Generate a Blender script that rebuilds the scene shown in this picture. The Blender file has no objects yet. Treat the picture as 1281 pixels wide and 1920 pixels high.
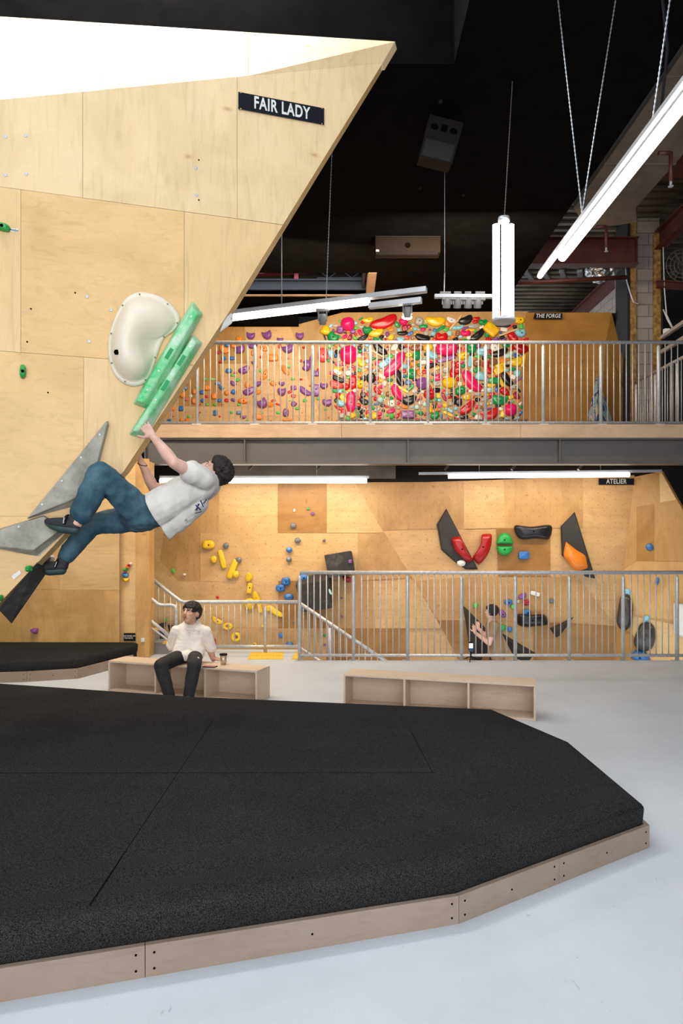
import bpy, bmesh, math, random
from mathutils import Vector, Matrix, noise as mnoise
random.seed(7)
PI = math.pi
SC = bpy.context.scene
COL = SC.collection
F, CX, CY, EYE = 1280.0, 640.5, 1010.0, 1.55

def at(x, y, Y):
    return Vector(((x - CX) / F * Y, Y, EYE - (y - CY) / F * Y))
def ground(x, y, z=0.0):
    Y = F * (EYE - z) / (y - CY)
    return at(x, y, Y)
TAN = 0.3333
def arete(x, y, off=0.0):            # a point on the free-standing wall's big face
    u = (x - CX) / F
    return at(x, y, (5.372 - off) / (1 - TAN * u))
ARN = Vector((TAN, -1, 0)).normalized()    # its outward normal
ARZ = math.atan(TAN)

# ------------------------------------------------------------------ objects
def tag(o, label=None, cat=None, group=None, kind=None):
    if label: o['label'] = label
    if cat: o['category'] = cat
    if group: o['group'] = group
    if kind: o['kind'] = kind
    return o
def thing(name, label, cat, loc=(0, 0, 0), group=None, kind=None):
    o = bpy.data.objects.new(name, None)
    COL.objects.link(o); o.location = loc; o.empty_display_size = 0.1
    return tag(o, label, cat, group, kind)
def adopt(o, parent):
    o.parent = parent
    o.matrix_parent_inverse = world(parent).inverted()
def world(o):
    m = Matrix.LocRotScale(o.location, o.rotation_euler, o.scale)
    if o.parent: m = world(o.parent) @ o.matrix_parent_inverse @ m
    return m

class MB:
    def __init__(s): s.v = []; s.f = []; s.mi = []; s.sm = []
    def add(s, vs, fs, mi=0, smooth=False):
        n = len(s.v); s.v += [Vector(v) for v in vs]
        for f in fs:
            s.f.append([i + n for i in f]); s.mi.append(mi); s.sm.append(smooth)
    def box(s, lo, hi, mi=0, M=None):
        x0, y0, z0 = lo; x1, y1, z1 = hi
        vs = [Vector(p) for p in ((x0,y0,z0),(x1,y0,z0),(x1,y1,z0),(x0,y1,z0),(x0,y0,z1),(x1,y0,z1),(x1,y1,z1),(x0,y1,z1))]
        if M is not None: vs = [M @ v for v in vs]
        s.add(vs, [(3,2,1,0),(4,5,6,7),(0,1,5,4),(1,2,6,5),(2,3,7,6),(3,0,4,7)], mi)
    def bar(s, p0, p1, w, h, mi=0, up=(0,0,1)):       # rectangular bar between two points
        p0, p1 = Vector(p0), Vector(p1); d = (p1 - p0); L = d.length; d.normalize()
        u = Vector(up); r = d.cross(u)
        if r.length < 1e-4: r = d.cross(Vector((0,1,0)))
        r.normalize(); u = r.cross(d)
        M = Matrix((( d.x, r.x, u.x, p0.x), (d.y, r.y, u.y, p0.y), (d.z, r.z, u.z, p0.z), (0,0,0,1)))
        s.box((0, -w/2, -h/2), (L, w/2, h/2), mi, M)
    def prism(s, front, back, mi=0, mside=None, smooth=False):  # two loops of equal length
        n = len(front); vs = list(front) + list(back)
        if mside is None: mside = mi
        s.add(vs, [list(range(n))], mi); s.v[-len(vs):] = [Vector(v) for v in vs]
        base = len(s.v) - len(vs)
        s.f.append([base + n + i for i in reversed(range(n))]); s.mi.append(mi); s.sm.append(False)
        for i in range(n):
            j = (i + 1) % n
            s.f.append([base + i, base + n + i, base + n + j, base + j]); s.mi.append(mside); s.sm.append(smooth)
    def tube(s, pts, r, seg=10, mi=0, closed=False, caps=True):
        pts = [Vector(p) for p in pts]; n = len(pts)
        rs = r if isinstance(r, (list, tuple)) else [r] * n
        prev = None; rings = []
        for i, p in enumerate(pts):
            a = pts[i-1] if i else (pts[-1] if closed else pts[0]); b = pts[(i+1) % n] if (i < n-1 or closed) else pts[-1]
            t = (b - a)
            if t.length < 1e-9: t = Vector((0,0,1))
            t.normalize()
            if prev is None:
                x = t.cross(Vector((0,0,1)))
                if x.length < 1e-3: x = t.cross(Vector((0,1,0)))
            else:
                x = prev - t * prev.dot(t)
            x.normalize(); prev = x; y = t.cross(x)
            rings.append([p + (x * math.cos(2*PI*k/seg) + y * math.sin(2*PI*k/seg)) * rs[i] for k in range(seg)])
        base = len(s.v)
        for rg in rings: s.v += rg
        for i in range(n if closed else n - 1):
            j = (i + 1) % n
            for k in range(seg):
                l = (k + 1) % seg
                s.f.append([base + i*seg + k, base + i*seg + l, base + j*seg + l, base + j*seg + k]); s.mi.append(mi); s.sm.append(True)
        if caps and not closed:
            s.f.append([base + k for k in reversed(range(seg))]); s.mi.append(mi); s.sm.append(False)
            s.f.append([base + (n-1)*seg + k for k in range(seg)]); s.mi.append(mi); s.sm.append(False)
    def lathe(s, prof, c=(0,0,0), seg=20, mi=0, M=None):      # profile of (r, z)
        c = Vector(c); base = len(s.v); n = len(prof)
        for r, z in prof:
            for k in range(seg):
                p = Vector((r*math.cos(2*PI*k/seg), r*math.sin(2*PI*k/seg), z))
                if M is not None: p = M @ p
                s.v.append(p + c)
        for i in range(n-1):
            for k in range(seg):
                l = (k+1) % seg
                s.f.append([base+i*seg+k, base+i*seg+l, base+(i+1)*seg+l, base+(i+1)*seg+k]); s.mi.append(mi); s.sm.append(True)
        s.f.append([base+k for k in reversed(range(seg))]); s.mi.append(mi); s.sm.append(False)
        s.f.append([base+(n-1)*seg+k for k in range(seg)]); s.mi.append(mi); s.sm.append(False)
    def ell(s, c, rad, R=None, nu=16, nv=10, mi=0):
        c = Vector(c); base = len(s.v)
        pts = [Vector((0,0,rad[2]))]
        for i in range(1, nv):
            th = PI*i/nv
            for k in range(nu):
                ph = 2*PI*k/nu
                pts.append(Vector((rad[0]*math.sin(th)*math.cos(ph), rad[1]*math.sin(th)*math.sin(ph), rad[2]*math.cos(th))))
        pts.append(Vector((0,0,-rad[2])))
        if R is not None: pts = [R @ p for p in pts]
        s.v += [p + c for p in pts]
        def q(f): s.f.append([base + i for i in f]); s.mi.append(mi); s.sm.append(True)
        for k in range(nu): q([0, 1+k, 1+(k+1)%nu])
        for i in range(nv-2):
            for k in range(nu):
                a = 1+i*nu
                q([a+k, a+nu+k, a+nu+(k+1)%nu, a+(k+1)%nu])
        a = 1+(nv-2)*nu; e = len(pts)-1
        for k in range(nu): q([a+(k+1)%nu, a+k, e])
    def cap(s, p0, r0, p1, r1, seg=14):        # tapered capsule (for remeshing)
        p0, p1 = Vector(p0), Vector(p1)
        s.ell(p0, (r0,)*3, None, seg, 8); s.ell(p1, (r1,)*3, None, seg, 8)
        s.tube([p0, p1], [r0, r1], seg)
    def mesh(s, name, mats, fix=True):
        me = bpy.data.meshes.new(name)
        me.from_pydata([tuple(v) for v in s.v], [], s.f)
        for m in (mats if isinstance(mats, (list, tuple)) else [mats]): me.materials.append(m)
        for p, mi, sm in zip(me.polygons, s.mi, s.sm):
            p.material_index = mi; p.use_smooth = sm
        if fix:
            bm = bmesh.new(); bm.from_mesh(me); bmesh.ops.recalc_face_normals(bm, faces=bm.faces); bm.to_mesh(me); bm.free()
        return me
    def build(s, name, mats, parent=None, origin=None, bevel=0, fix=True):
        if origin is None:
            if parent is None and s.v:
                lo = [min(v[i] for v in s.v) for i in range(3)]; hi = [max(v[i] for v in s.v) for i in range(3)]
                origin = Vector([(a+b)/2 for a, b in zip(lo, hi)])
            else: origin = Vector((0,0,0))
        origin = Vector(origin)
        s.v = [v - origin for v in s.v]
        o = bpy.data.objects.new(name, s.mesh(name, mats, fix)); COL.objects.link(o)
        o.location = origin
        if parent is not None: adopt(o, parent)
        if bevel:
            b = o.modifiers.new('bevel', 'BEVEL'); b.width = bevel; b.segments = 2; b.limit_method = 'ANGLE'; b.angle_limit = 0.6
        return o

def fused(name, mb, mat, parent, voxel, smooth=4, fac=0.5, wrinkle=None, cut=None):
    """union of the collected closed shapes as one continuous skin"""
    me = mb.mesh(name, mat)
    o = bpy.data.objects.new(name, me); COL.objects.link(o)
    r = o.modifiers.new('r', 'REMESH'); r.mode = 'VOXEL'; r.voxel_size = voxel; r.use_smooth_shade = True
    sm = o.modifiers.new('s', 'SMOOTH'); sm.factor = fac; sm.iterations = smooth
    dg = bpy.context.evaluated_depsgraph_get()
    new = bpy.data.meshes.new_from_object(o.evaluated_get(dg))
    o.modifiers.clear(); o.data = new; new.name = name
    if not new.materials: new.materials.append(mat)
    if wrinkle:
        amp, fn = wrinkle
        bm = bmesh.new(); bm.from_mesh(new); bm.normal_update()
        for v in bm.verts: v.co += v.normal * amp * fn(v.co)
        bm.to_mesh(new); bm.free()
    if cut:
        bm = bmesh.new(); bm.from_mesh(new)
        for c, n in cut:
            n = Vector(n).normalized(); c = Vector(c)
            bmesh.ops.bisect_plane(bm, geom=bm.verts[:]+bm.edges[:]+bm.faces[:], plane_co=c, plane_no=n, clear_outer=True)
        bm.to_mesh(new); bm.free()
        so = o.modifiers.new('t', 'SOLIDIFY'); so.thickness = 0.006; so.offset = -1
    for p in new.polygons: p.use_smooth = True
    if parent is not None: adopt(o, parent)
    return o

def crinkle(freq, seed=0, stretch=(1,1,1)):
    off = Vector((seed*3.1, seed*1.7, seed*5.3)); st = Vector(stretch)
    def fn(co):
        p = Vector((co.x*st.x, co.y*st.y, co.z*st.z))*freq + off
        a = mnoise.noise(p); b = mnoise.noise(p*2.3)
        return (1-abs(a)*2.2)*0.6 + b*0.5
    return fn

# ------------------------------------------------------------------ materials
def _mat(name):
    m = bpy.data.materials.new(name); m.use_nodes = True
    nt = m.node_tree; b = nt.nodes['Principled BSDF']
    return m, nt, b
def N(nt, t, **kw):
    n = nt.nodes.new(t)
    for k, v in kw.items():
        if k in n.inputs: n.inputs[k].default_value = v
        else: setattr(n, k, v)
    return n
def ramp(nt, src, stops):
    r = nt.nodes.new('ShaderNodeValToRGB'); e = r.color_ramp.elements
    while len(e) > len(stops): e.remove(e[-1])
    while len(e) < len(stops): e.new(0.5)
    for el, (p, c) in zip(e, stops):
        el.position = p; el.color = c if len(c) == 4 else (*c, 1)
    nt.links.new(src, r.inputs[0]); return r.outputs[0]
def mul(nt, a, b, fac=1.0):
    m = nt.nodes.new('ShaderNodeMix'); m.data_type = 'RGBA'; m.blend_type = 'MULTIPLY'; m.inputs[0].default_value = fac
    nt.links.new(a, m.inputs[6]); nt.links.new(b, m.inputs[7]); return m.outputs[2]
def mixc(nt, f, a, b):
    m = nt.nodes.new('ShaderNodeMix'); m.data_type = 'RGBA'
    if isinstance(f, float): m.inputs[0].default_value = f
    else: nt.links.new(f, m.inputs[0])
    for i, c in ((6, a), (7, b)):
        if isinstance(c, tuple): m.inputs[i].default_value = c if len(c) == 4 else (*c, 1)
        else: nt.links.new(c, m.inputs[i])
    return m.outputs[2]
def math_(nt, op, a, b=None):
    m = nt.nodes.new('ShaderNodeMath'); m.operation = op
    for i, c in ((0, a), (1, b)):
        if c is None: continue
        if isinstance(c, (int, float)): m.inputs[i].default_value = c
        else: nt.links.new(c, m.inputs[i])
    return m.outputs[0]
def bump(nt, b, src, strength, dist=0.01):
    n = nt.nodes.new('ShaderNodeBump'); n.inputs['Strength'].default_value = strength; n.inputs['Distance'].default_value = dist
    nt.links.new(src, n.inputs['Height']); nt.links.new(n.outputs[0], b.inputs['Normal'])
def coords(nt, scale=(1,1,1), rot=(0,0,0)):
    t = nt.nodes.new('ShaderNodeTexCoord'); m = nt.nodes.new('ShaderNodeMapping')
    m.inputs['Scale'].default_value = scale; m.inputs['Rotation'].default_value = rot
    nt.links.new(t.outputs['Object'], m.inputs[0]); return m.outputs[0]

def flat(name, c, rough=0.5, metal=0.0, var=0.06, vs=6.0, spec=None, bmp=0.0):
    m, nt, b = _mat(name)
    n = N(nt, 'ShaderNodeTexNoise', Scale=vs, Detail=4.0); nt.links.new(coords(nt), n.inputs['Vector'])
    lo = tuple(max(0, x*(1-var*2)) for x in c); hi = tuple(min(1, x*(1+var)) for x in c)
    nt.links.new(ramp(nt, n.outputs[0], [(0.3, lo), (0.7, hi)]), b.inputs['Base Color'])
    b.inputs['Roughness'].default_value = rough; b.inputs['Metallic'].default_value = metal
    if spec is not None: b.inputs['Specular IOR Level'].default_value = spec
    if bmp: bump(nt, b, n.outputs[0], bmp)
    return m
def glow(name, c, s):
    m, nt, b = _mat(name)
    b.inputs['Base Color'].default_value = (0.9, 0.9, 0.9, 1)
    b.inputs['Emission Color'].default_value = (*c, 1); b.inputs['Emission Strength'].default_value = s
    return m
def ply(name, c, grain='z', dots=False, rough=0.42, blotch=0.22, knots=True, seed=0.0, spec=0.35):
    m, nt, b = _mat(name)
    sc = {'z': (11, 11, 1.3), 'x': (1.3, 11, 11), 'y': (11, 1.3, 11)}[grain]
    v = coords(nt, sc)
    n = N(nt, 'ShaderNodeTexNoise', Scale=1.6, Detail=7.0, Roughness=0.6, Distortion=1.2); nt.links.new(v, n.inputs['Vector'])
    fine = ramp(nt, n.outputs[0], [(0.25, (0.84, 0.81, 0.76)), (0.5, (1, 1, 1)), (0.75, (1.0, 0.95, 0.9))])
    v2 = coords(nt, (1.1, 1.1, 0.8) if grain == 'z' else (0.8, 1.1, 1.1))
    n2 = N(nt, 'ShaderNodeTexNoise', Scale=1.7, Detail=5.0, Roughness=0.65, Distortion=0.6, ); nt.links.new(v2, n2.inputs['Vector'])
    big = ramp(nt, n2.outputs[0], [(0.3, (1-blotch, 1-blotch*1.15, 1-blotch*1.5)), (0.62, (1, 1, 1))])
    col = N(nt, 'ShaderNodeRGB'); col.outputs[0].default_value = (*c, 1)
    o = mul(nt, col.outputs[0], fine); o = mul(nt, o, big)
    if knots:
        vk = coords(nt, (1.0, 1.0, 1.9) if grain != 'x' else (1.9, 1.0, 1.0))
        vo = N(nt, 'ShaderNodeTexVoronoi', Scale=1.9); nt.links.new(vk, vo.inputs['Vector'])
        k = ramp(nt, vo.outputs['Distance'], [(0.02, (0.70, 0.58, 0.42)), (0.05, (0.9, 0.84, 0.76)), (0.10, (1, 1, 1))])
        o = mul(nt, o, k)
    if dots:
        t = N(nt, 'ShaderNodeTexCoord'); sp = N(nt, 'ShaderNodeSeparateXYZ'); nt.links.new(t.outputs['Object'], sp.inputs[0])
        for sh in (0.0, 0.5):
            sq = []
            for ax in (0, 2):
                a = math_(nt, 'DIVIDE', sp.outputs[ax], 0.19); a = math_(nt, 'ADD', a, (100.0 if ax == 0 else 100.37) + sh)
                a = math_(nt, 'FRACT', a); a = math_(nt, 'SUBTRACT', a, 0.5); sq.append(math_(nt, 'MULTIPLY', a, a))
            d = math_(nt, 'ADD', sq[0], sq[1]); d = math_(nt, 'LESS_THAN', d, 0.00105)
            o = mixc(nt, d, o, (0.20, 0.09, 0.03))
    nt.links.new(o, b.inputs['Base Color'])
    b.inputs['Roughness'].default_value = rough; b.inputs['Specular IOR Level'].default_value = spec
    bump(nt, b, n.outputs[0], 0.05, 0.004)
    return m
def carpet(name, lo, hi, scale=260.0):
    m, nt, b = _mat(name)
    n = N(nt, 'ShaderNodeTexNoise', Scale=scale, Detail=3.0, Roughness=0.75); nt.links.new(coords(nt), n.inputs['Vector'])
    n2 = N(nt, 'ShaderNodeTexNoise', Scale=2.2, Detail=3.0); nt.links.new(coords(nt), n2.inputs['Vector'])
    o = ramp(nt, n.outputs[0], [(0.36, lo), (0.5, tuple((a+c)/2*0.8 for a, c in zip(lo, hi))), (0.66, hi)])
    w = ramp(nt, n2.outputs[0], [(0.3, (0.8, 0.8, 0.8)), (0.7, (1, 1, 1))])
    nt.links.new(mul(nt, o, w), b.inputs['Base Color'])
    b.inputs['Roughness'].default_value = 1.0; b.inputs['Specular IOR Level'].default_value = 0.0
    bump(nt, b, n.outputs[0], 0.6, 0.004)
    return m
def chalked(name, c, chalk=(0.62, 0.62, 0.58), amount=0.5, scale=5.0, rough=0.6):
    m, nt, b = _mat(name)
    n = N(nt, 'ShaderNodeTexNoise', Scale=scale, Detail=8.0, Roughness=0.7); nt.links.new(coords(nt), n.inputs['Vector'])
    lo = 0.62 - 0.3*amount
    f = ramp(nt, n.outputs[0], [(lo, (0, 0, 0)), (lo + 0.25, (amount,)*3)])
    nt.links.new(mixc(nt, f, c, chalk), b.inputs['Base Color'])
    b.inputs['Roughness'].default_value = rough
    bump(nt, b, n.outputs[0], 0.15, 0.003)
    return m
def floor_mat():
    m, nt, b = _mat('painted_floor')
    n = N(nt, 'ShaderNodeTexNoise', Scale=1.6, Detail=7.0, Roughness=0.7); nt.links.new(coords(nt), n.inputs['Vector'])
    o = ramp(nt, n.outputs[0], [(0.3, (0.465, 0.505, 0.555)), (0.65, (0.53, 0.572, 0.625))])
    n2 = N(nt, 'ShaderNodeTexNoise', Scale=34.0, Detail=2.0, Distortion=1.5); nt.links.new(coords(nt, (1, 0.35, 1), (0, 0, 0.7)), n2.inputs['Vector'])
    s = ramp(nt, n2.outputs[0], [(0.235, (0.72, 0.72, 0.73)), (0.26, (1, 1, 1))])
    nt.links.new(mul(nt, o, s), b.inputs['Base Color'])
    b.inputs['Roughness'].default_value = 0.48; b.inputs['Specular IOR Level'].default_value = 0.3
    return m

M = {}
M['floor'] = floor_mat()
M['arete'] = ply('birch_ply', (0.73, 0.51, 0.265), 'z', blotch=0.16)
M['arete_b'] = ply('birch_ply_cool', (0.74, 0.55, 0.32), 'z', blotch=0.16)
M['arete_x'] = ply('birch_ply_crossgrain', (0.72, 0.475, 0.22), 'x', blotch=0.18)
M['edge'] = ply('ply_edge', (0.60, 0.39, 0.17), 'x', knots=False)
M['wp'] = ply('wall_ply_pale', (0.63, 0.385, 0.165), 'x', True, blotch=0.22)
M['wm'] = ply('wall_ply_mid', (0.52, 0.295, 0.110), 'z', True, blotch=0.28)
M['wd'] = ply('wall_ply_dark', (0.37, 0.18, 0.045), 'x', True, blotch=0.35)
M['wo'] = ply('wall_ply_amber', (0.43, 0.225, 0.055), 'z', False, blotch=0.3)
M['ramp'] = ply('ramp_ply_orange', (0.40, 0.195, 0.042), 'x', False, blotch=0.28, rough=0.3)
M['rw'] = ply('rear_ply_amber', (0.66, 0.40, 0.15), 'z', False, blotch=0.3)
M['rwp'] = ply('rear_ply_pale', (0.74, 0.50, 0.235), 'x', False, blotch=0.2)
M['board'] = ply('board_ply', (0.50, 0.30, 0.115), 'z', False, blotch=0.28)
M['wo2'] = ply('wall_ply_amber_pale', (0.53, 0.30, 0.100), 'z', False, blotch=0.25)
M['fascia'] = ply('pine_ply', (0.56, 0.385, 0.25), 'x', blotch=0.25)
M['bench'] = ply('bench_ply', (0.60, 0.475, 0.37), 'x', blotch=0.12)
M['plinth'] = ply('plinth_ply', (0.305, 0.24, 0.195), 'x', blotch=0.18)
M['carpet'] = carpet('black_carpet', (0.003, 0.003, 0.0034), (0.066, 0.065, 0.066))
M['black'] = flat('black_paint', (0.0035, 0.0032, 0.0032), 0.9, var=0.2, spec=0.03)
M['beam'] = flat('charcoal_steel', (0.10, 0.088, 0.080), 0.45, 0.0)
M['concrete'] = flat('grey_concrete', (0.13, 0.115, 0.10), 0.8, var=0.2, vs=3)
M['galv'] = flat('galvanised_steel', (0.56, 0.56, 0.56), 0.38, 0.35, 0.1, 30)
M['alu'] = flat('pale_aluminium', (0.55, 0.57, 0.60), 0.4, 0.4)
M['chain'] = flat('zinc_chain', (0.55, 0.60, 0.66), 0.35, 0.7)
M['white'] = flat('white_plastic', (0.78, 0.78, 0.76), 0.45)
M['trackgrey'] = flat('track_fitting_grey', (0.22, 0.215, 0.21), 0.5)
M['sign'] = flat('sign_black', (0.008, 0.008, 0.012), 0.7, spec=0.12)
M['ink'] = flat('sign_white', (0.62, 0.62, 0.60), 0.7)
M['redsteel'] = flat('red_oxide_steel', (0.085, 0.017, 0.013), 0.55, var=0.2)
M['tin'] = flat('corrugated_tin', (0.13, 0.10, 0.07), 0.5, 0.3, 0.3, 2)
M['foil'] = flat('silver_foil', (0.50, 0.50, 0.50), 0.34, 0.9, 0.3, 12, bmp=0.7)
M['duct'] = flat('grey_duct_board', (0.115, 0.095, 0.075), 0.6, var=0.12)
M['block'] = flat('grey_blockwork', (0.30, 0.25, 0.215), 0.9, var=0.15, vs=8, bmp=0.2)
M['insul'] = flat('yellow_insulation', (0.36, 0.20, 0.05), 0.9, var=0.3, vs=18)
M['darkvoid'] = flat('dark_lining', (0.016, 0.013, 0.012), 0.9)
M['yellowtile'] = flat('yellow_rubber', (0.80, 0.52, 0.04), 0.6)
M['stairgrey'] = flat('grey_stair_vinyl', (0.24, 0.24, 0.25), 0.6)
M['skin'] = flat('skin_fair', (0.66, 0.395, 0.305), 0.5, var=0.08, vs=14)
M['skin2'] = flat('skin_warm', (0.58, 0.315, 0.205), 0.5, var=0.08, vs=14)
M['hair'] = flat('dark_brown_hair', (0.016, 0.010, 0.008), 0.7, var=0.4, vs=60, bmp=0.5)
M['hair2'] = flat('black_hair', (0.006, 0.005, 0.005), 0.65, var=0.4, vs=60, bmp=0.5)
M['tshirt'] = flat('white_cotton', (0.66, 0.63, 0.585), 0.85, var=0.04, vs=9)
M['hoodie'] = flat('cream_fleece', (0.80, 0.73, 0.65), 0.9, var=0.04, vs=9)
M['denim'] = chalked('blue_denim', (0.016, 0.062, 0.092), (0.11, 0.22, 0.27), 0.7, 3.0, 0.85)
M['pants'] = flat('black_trousers', (0.012, 0.011, 0.012), 0.8)
M['shoe'] = flat('black_rubber_suede', (0.018, 0.018, 0.022), 0.7)
M['shoeteal'] = flat('dark_teal_rubber', (0.025, 0.055, 0.055), 0.6)
M['limerub'] = flat('lime_rubber', (0.22, 0.50, 0.06), 0.6)
M['eye'] = flat('eye_white', (0.75, 0.72, 0.70), 0.3)
M['iris'] = flat('dark_iris', (0.015, 0.010, 0.008), 0.2)
M['lip'] = flat('lips', (0.42, 0.16, 0.12), 0.5)
M['inkblue'] = flat('navy_print', (0.035, 0.035, 0.12), 0.8)
M['inkgrey'] = flat('faded_print', (0.28, 0.25, 0.27), 0.8)
M['volgrey'] = chalked('grey_grip_paint', (0.13, 0.122, 0.098), (0.44, 0.42, 0.36), 0.85, 2.6, 0.75)
M['voldark'] = chalked('charcoal_grip_paint', (0.026, 0.024, 0.022), (0.25, 0.24, 0.22), 0.35, 4.0, 0.8)
M['volblack'] = chalked('black_grip_paint', (0.034, 0.031, 0.029), (0.20, 0.18, 0.16), 0.22, 4.0, 0.8)
M['creamres'] = flat('cream_resin', (0.73, 0.66, 0.52), 0.38, var=0.03, vs=3)
M['greenres'] = chalked('green_resin_chalked', (0.02, 0.50, 0.13), (0.56, 0.70, 0.55), 0.85, 5.5, 0.5)
M['greenpatch'] = flat('green_grip_patch', (0.008, 0.30, 0.085), 0.6)
M['bolt'] = flat('steel_bolt', (0.20, 0.20, 0.20), 0.4, 0.8)
M['hole'] = flat('dark_hole', (0.003, 0.003, 0.003), 1.0, spec=0.0)
M['seam'] = flat('carpet_seam', (0.007, 0.007, 0.007), 1.0, spec=0.0)
M['grille'] = flat('speaker_grille', (0.012, 0.011, 0.011), 0.7)
M['speakerbox'] = flat('speaker_box_grey', (0.014, 0.011, 0.010), 0.8, spec=0.1)
M['acpale'] = flat('pale_unit', (0.017, 0.012, 0.009), 0.7, spec=0.1)
M['screen'] = glow('lit_screen', (0.55, 0.80, 1.0), 1.1)
M['navy'] = flat('navy_mount', (0.02, 0.07, 0.16), 0.5)
M['cup'] = flat('brushed_bronze', (0.55, 0.42, 0.30), 0.35, 0.7)
M['wavewhite'] = flat('mural_grey', (0.40, 0.38, 0.34), 0.7)
M['tube'] = glow('led_tube', (1.0, 0.93, 0.84), 9.0)
M['spotglow'] = glow('spot_lamp', (1.0, 0.93, 0.84), 60.0)
M['skysteel'] = flat('blue_grey_steel', (0.010, 0.018, 0.036), 0.5)
M['pinksteel'] = flat('rose_painted_steel', (0.45, 0.07, 0.10), 0.5)
# ================================================================== SETTING
def struct(o, label, cat='structure'): return tag(o, label, cat, kind='structure')
def boxes(name, mat, lst, label, cat):
    m = MB()
    for lo, hi in lst: m.box(lo, hi)
    o = m.build(name, mat); struct(o, label, cat); return o

boxes('floor', M['floor'], [((-8, -3, -0.25), (8, 8.70, 0)), ((-8, 8.70, -0.25), (-0.575, 9.55, 0))],
      'pale painted concrete floor of the hall up to the railing', 'floor')
boxes('floor_lower', M['floor'], [((-8, 9.56, -1.3), (8, 14, -1.1))], 'sunken pale floor behind the railing', 'floor')
CZ = 5.55
boxes('ceiling', M['black'], [
    ((-8, 5.75, CZ), (2.76, 10.28, CZ+0.12)), ((-8, 10.28, CZ), (-2.6, 11.18, CZ+0.12)), ((0.40, 10.28, CZ), (2.76, 11.18, CZ+0.12)),
    ((-8, 11.18, CZ), (2.76, 12.3, CZ+0.12)), ((0.95, -3, CZ), (2.76, 5.75, CZ+0.12)), ((-8, -3, CZ), (0.95, 0.6, CZ+0.12)), ((-8, 0.6, CZ), (-4.5, 5.75, CZ+0.12)),
    ((-4.5, 5.75, CZ+0.12), (0.95, 5.81, 7.0)), ((0.95, 0.6, CZ+0.12), (1.0, 5.81, 7.0)),
    ((2.70, -3, CZ+0.12), (2.76, 12.3, CZ+0.30)),
    ((-3.2, 11.80, 5.27), (-0.75, 11.98, CZ)),
    ], 'matt black suspended ceiling over the hall', 'ceiling')
# roof light in the ceiling, lined with plywood
m = MB()
m.box((0.40, 10.28, CZ-0.002), (0.45, 11.18, 6.2)); m.box((-2.6, 11.18, CZ-0.004), (0.45, 11.22, 5.63)); m.box((0.40, 11.18, CZ), (0.45, 11.22, 6.2))
m.box((0.41, 10.26, CZ-0.01), (0.53, 11.24, CZ-0.001)); m.box((-2.6, 11.19, CZ-0.01), (0.53, 11.25, CZ-0.001))
o = m.build('trim_1', M['fascia']); struct(o, 'plywood lining around the opening in the black ceiling', 'trim')
boxes('roof_shaft', M['darkvoid'], [((-3, 10.1, 7.0), (1, 11.6, 7.1)), ((-3, 11.5, 5.7), (1, 11.6, 7.0))], 'dark roof space seen through the ceiling opening', 'roof')
sb = thing('roof_beam', 'rose red roof beam inside the ceiling opening', 'beam', (-1, 10.9, 6.2))
m = MB(); m.bar((-2.8, 11.45, 5.94), (0.9, 11.30, 6.14), 0.04, 0.16); m.build('web', M['pinksteel'], sb)
m = MB(); m.bar((-2.8, 11.40, 5.86), (0.9, 11.26, 6.06), 0.14, 0.02); m.build('flange', M['pinksteel'], sb)
m = MB(); m.bar((-0.75, 11.35, 5.7), (-0.75, 11.35, 6.1), 0.07, 0.07); m.build('bracket', M['pinksteel'], sb)
sb = thing('roof_channel', 'blue grey steel channel crossing the ceiling opening', 'beam', (-1, 11.1, 5.7))
m = MB(); m.box((-2.6, 11.10, 5.60), (0.40, 11.14, 5.74)); m.build('web', M['skysteel'], sb)
m = MB(); m.box((-2.6, 11.03, 5.73), (0.40, 11.15, 5.75)); m.build('flange', M['skysteel'], sb)
m = MB(); m.box((0.33, 10.30, 5.62), (0.37, 11.10, 5.92)); m.build('end_plate', M['skysteel'], sb)
sb = thing('roof_truss', 'thin pale lattice truss inside the ceiling opening', 'truss', (0, 11.2, 5.9))
m = MB()
for z in (5.84, 5.98): m.bar((-0.4, 11.24, z), (0.36, 11.24, z), 0.02, 0.02)
for k in range(4): m.bar((-0.4+0.19*k, 11.24, 5.84 if k % 2 else 5.98), (-0.21+0.19*k, 11.24, 5.98 if k % 2 else 5.84), 0.012, 0.012)
m.build('lattice', M['skysteel'], sb)

boxes('wall_left', M['darkvoid'], [((-8.2, -3, -1.3), (-8, 14, 7.3))], 'dark side wall left of the view', 'wall')
boxes('roof', M['tin'], [((2.2, -3, 7.25), (8, 19, 7.35))], 'old corrugated roof above the black ceiling on the right', 'roof')
# corrugation
m = MB()
for k in range(60): m.tube([(2.3, 4+k*0.25, 7.24), (7.9, 4+k*0.25, 7.24)], 0.05, 6)
o = m.build('corrugation', M['tin'], bpy.data.objects['roof'])
boxes('wall_far', M['darkvoid'], [((-8.2, 13.2, -1.3), (2.6, 13.4, 7.3)), ((2.6, 18.8, 2), (8, 19, 7.3)), ((5.4, 13.2, -1.3), (8, 13.4, 3))], 'dark end wall behind the climbing walls', 'wall')
boxes('wall_right', M['darkvoid'], [((7.4, -3, -1.3), (7.6, 19, 7.3))], 'dark side wall at the right edge', 'wall')

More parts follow.
